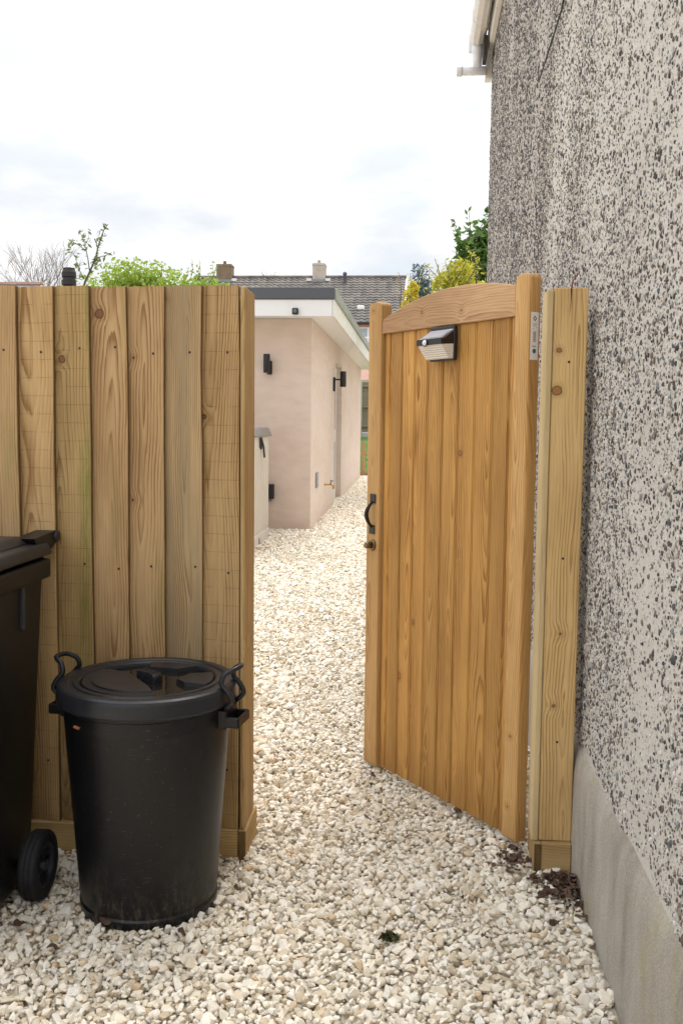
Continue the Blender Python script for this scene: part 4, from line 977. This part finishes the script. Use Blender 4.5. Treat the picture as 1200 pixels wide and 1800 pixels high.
sp_ = thing('young_sapling', 'slender sapling with sparse leafy whips above the fence', 'sapling', (-5.75, 16, gz(16)))
def px2w(px, py, dy=0.0):
    d = right*((px-600)/F)+down*((py-900)/F)+fwd; k_ = (16+dy)/d.y
    return Vector((d.x*k_+5.75, dy, EYE+d.z*k_-gz(16)))
stm = MB(); lvm = MB(); r_ = random.Random(4)
brs = [([(143, 520), (150, 495), (158, 478), (165, 462), (170, 448), (172, 436), (178, 418), (183, 404), (190, 394)], 0, .020),
       ([(158, 478), (155, 455), (151, 436), (147, 422), (141, 408)], .5, .011), ([(151, 440), (140, 432), (130, 426), (120, 420)], .7, .008), ([(150, 432), (156, 420), (157, 411)], .4, .006),
       ([(148, 490), (140, 475), (137, 465)], -.4, .008), ([(165, 460), (175, 452), (186, 449), (197, 444)], -.5, .009), ([(172, 440), (170, 425), (175, 410)], -.3, .007),
       ([(145, 492), (130, 487), (118, 488)], .5, .006), ([(137, 467), (133, 455), (138, 445)], -.5, .006), ([(165, 455), (168, 470), (178, 465)], .3, .006), ([(130, 426), (124, 436), (119, 444)], .7, .005)]
for pts, dy, r0 in brs:
    w_ = [px2w(a, b_, dy*i/(len(pts)-1)) for i, (a, b_) in enumerate(pts)]
    stm.tube(w_, [r0*(1-.65*i/(len(w_)-1)) for i in range(len(w_))], 6)
    for i in range(max(1, len(w_)//3), len(w_)):
        for _ in range(5): leaf(lvm, w_[i].lerp(w_[i-1], r_.random()*.9)+Vector((r_.gauss(0, .03), r_.gauss(0, .03), r_.gauss(0, .03))), .046*r_.uniform(.7, 1.2), r_, 2.2)
b0 = px2w(143, 520); stm.tube([(0, 0, -.1), (b0.x*.6, 0, b0.z*.6), b0], [.035, .028, .021], 8)
stm.build('trunk', 'bark', sp_); lvm.build('crown', 'leaf_sapling', sp_)

def bare(name, label, x, y, h, spread, seed, r0):
    th = thing(name, label, 'tree', (x, y, 1.1)); mb = MB(); tw = MB(); r_ = random.Random(seed)
    def grow(p, d, l, r, dep):
        e = p+d*l; (mb if dep < 3 else tw).tube([p, p.lerp(e, .5)+Vector((r_.gauss(0, .03*l), r_.gauss(0, .03*l), 0)), e], [r, r*.85, r*.65], 5 if dep < 3 else 3)
        if dep >= 6: return
        for _ in range(3 if dep else 5):
            nd = (d+Vector((r_.gauss(0, spread), r_.gauss(0, spread), r_.gauss(.12, spread*.6)))).normalized(); grow(e if r_.random() > .3 else p.lerp(e, .7), nd, l*r_.uniform(.6, .82), r*.62, dep+1)
    grow(Vector((0, 0, 0)), Vector((0, 0, 1)), h*.33, r0, 0)
    mb.build('trunk', 'bark_grey', th); tw.build('crown', 'bark_grey', th)
bare('bare_tree', 'round leafless tree in the far distance left of the flue', -24.0, 60, 11.4, .40, 5, .15)
bare('bare_tree', 'leafless treetop peeping over the terrace roof ridge', -7.0, 62, 9.9, .45, 9, .18)

# ------------------------------------------------------------------ litter
def leafmesh(seed):
    r_ = random.Random(seed); mb = MB(); n = 9; pts = []
    for i in range(n):
        a = 2*math.pi*i/n; q = r_.uniform(.6, 1.1); pts.append((q*math.cos(a)*.5, q*math.sin(a)*.28, r_.uniform(-.12, .16)))
    return mb.add([(0, 0, .05)]+pts, [(0, i+1, (i+1) % n+1) for i in range(n)]).mesh('leaf_shape')
lms = [leafmesh(i) for i in range(6)]
for me in lms: me.materials.append(MATS['dead_leaf'])
def g_at(px, py):
    d = right*((px-600)/F)+down*((py-900)/F)+fwd; k_ = -EYE/d.z; return d.x*k_, d.y*k_
spots = [(655, 1374, .045, "black leaf scrap on the gravel below the gate's latch-side corner"), (803, 1437, .06, 'long dark leaf curled against the bottom edge of the gate'),
         (842, 1470, .045, 'brown leaf under the gate close to its hinge side'), (555, 1300, .035, 'small brown leaf on the path in the middle of the gateway'),
         (320, 1655, .04, 'dark brown leaf scrap just in front of the round dustbin'), (185, 1635, .05, 'crumpled brown leaf at the left foot of the round dustbin'),
         (35, 1640, .05, "reddish brown leaf beside the wheelie bin's lower corner"), (95, 1682, .05, 'brown leaf between the wheelie bin and the bottom picture edge'),
         (440, 1716, .035, 'dark leaf scrap on the gravel nearest the bottom picture edge'), (850, 1662, .03, 'leaf fleck on the gravel out from the house plinth'),
         (415, 1575, .035, 'brown leaf on the gravel right beside the dustbin base'), (500, 1230, .035, 'brown leaf farthest up the path between fence and gate')]
for i, (a, b_, s_, lab) in enumerate(spots):
    x, y = g_at(a, b_); o = bpy.data.objects.new('dead_leaf', lms[i % 6]); COL.objects.link(o)
    o.location = (x, y, .027); o.scale = (s_, s_, s_); o.rotation_euler = (rng.uniform(-.3, .3), rng.uniform(-.3, .3), rng.uniform(0, 6.28))
    tag(o, lab, 'leaf', 'dead leaves scattered on the gravel')
x, y = g_at(683, 1660); mo = MB(); r_ = random.Random(3)
for _ in range(90): leaf(mo, (r_.gauss(0, .010), r_.gauss(0, .008), abs(r_.gauss(0, .006))), .012, r_, 2)
tag(mo.build('moss_clump', 'moss', None, (x, y, .018)), 'tiny dark moss clump on the gravel in the foreground', 'moss')
pile = MB(); r_ = random.Random(12)
for _ in range(110):
    x = .50-abs(r_.gauss(0, .055)); y = 2.93-abs(r_.gauss(0, .09)); me = lms[r_.randrange(6)]
    if x < .36: continue
    mt = Matrix.Translation((x, y, .012+r_.random()**2*.045*max(0, 1-(.5-x)/.13))) @ Matrix.Rotation(r_.uniform(0, 6.28), 4, 'Z') @ Matrix.Rotation(r_.gauss(0, .6), 4, 'X') @ Matrix.Scale(r_.uniform(.018, .05), 4)
    pile.add([(mt @ v.co)[:] for v in me.vertices], [tuple(p.vertices) for p in me.polygons])
for _ in range(60):
    x = .33+r_.gauss(0, .03); y = 3.04+r_.gauss(0, .04); mt = Matrix.Translation((x, y, .015+r_.random()*.012)) @ Matrix.Rotation(r_.uniform(0, 6.28), 4, 'Z') @ Matrix.Rotation(r_.gauss(0, .5), 4, 'X') @ Matrix.Scale(r_.uniform(.015, .035), 4)
    me = lms[r_.randrange(6)]; pile.add([(mt @ v.co)[:] for v in me.vertices], [tuple(p.vertices) for p in me.polygons])
pl_ = pile.build('leaf_litter', 'dead_leaf'); pl_['kind'] = 'stuff'; pl_['label'] = 'heap of dark dead leaves at the foot of the gate post'
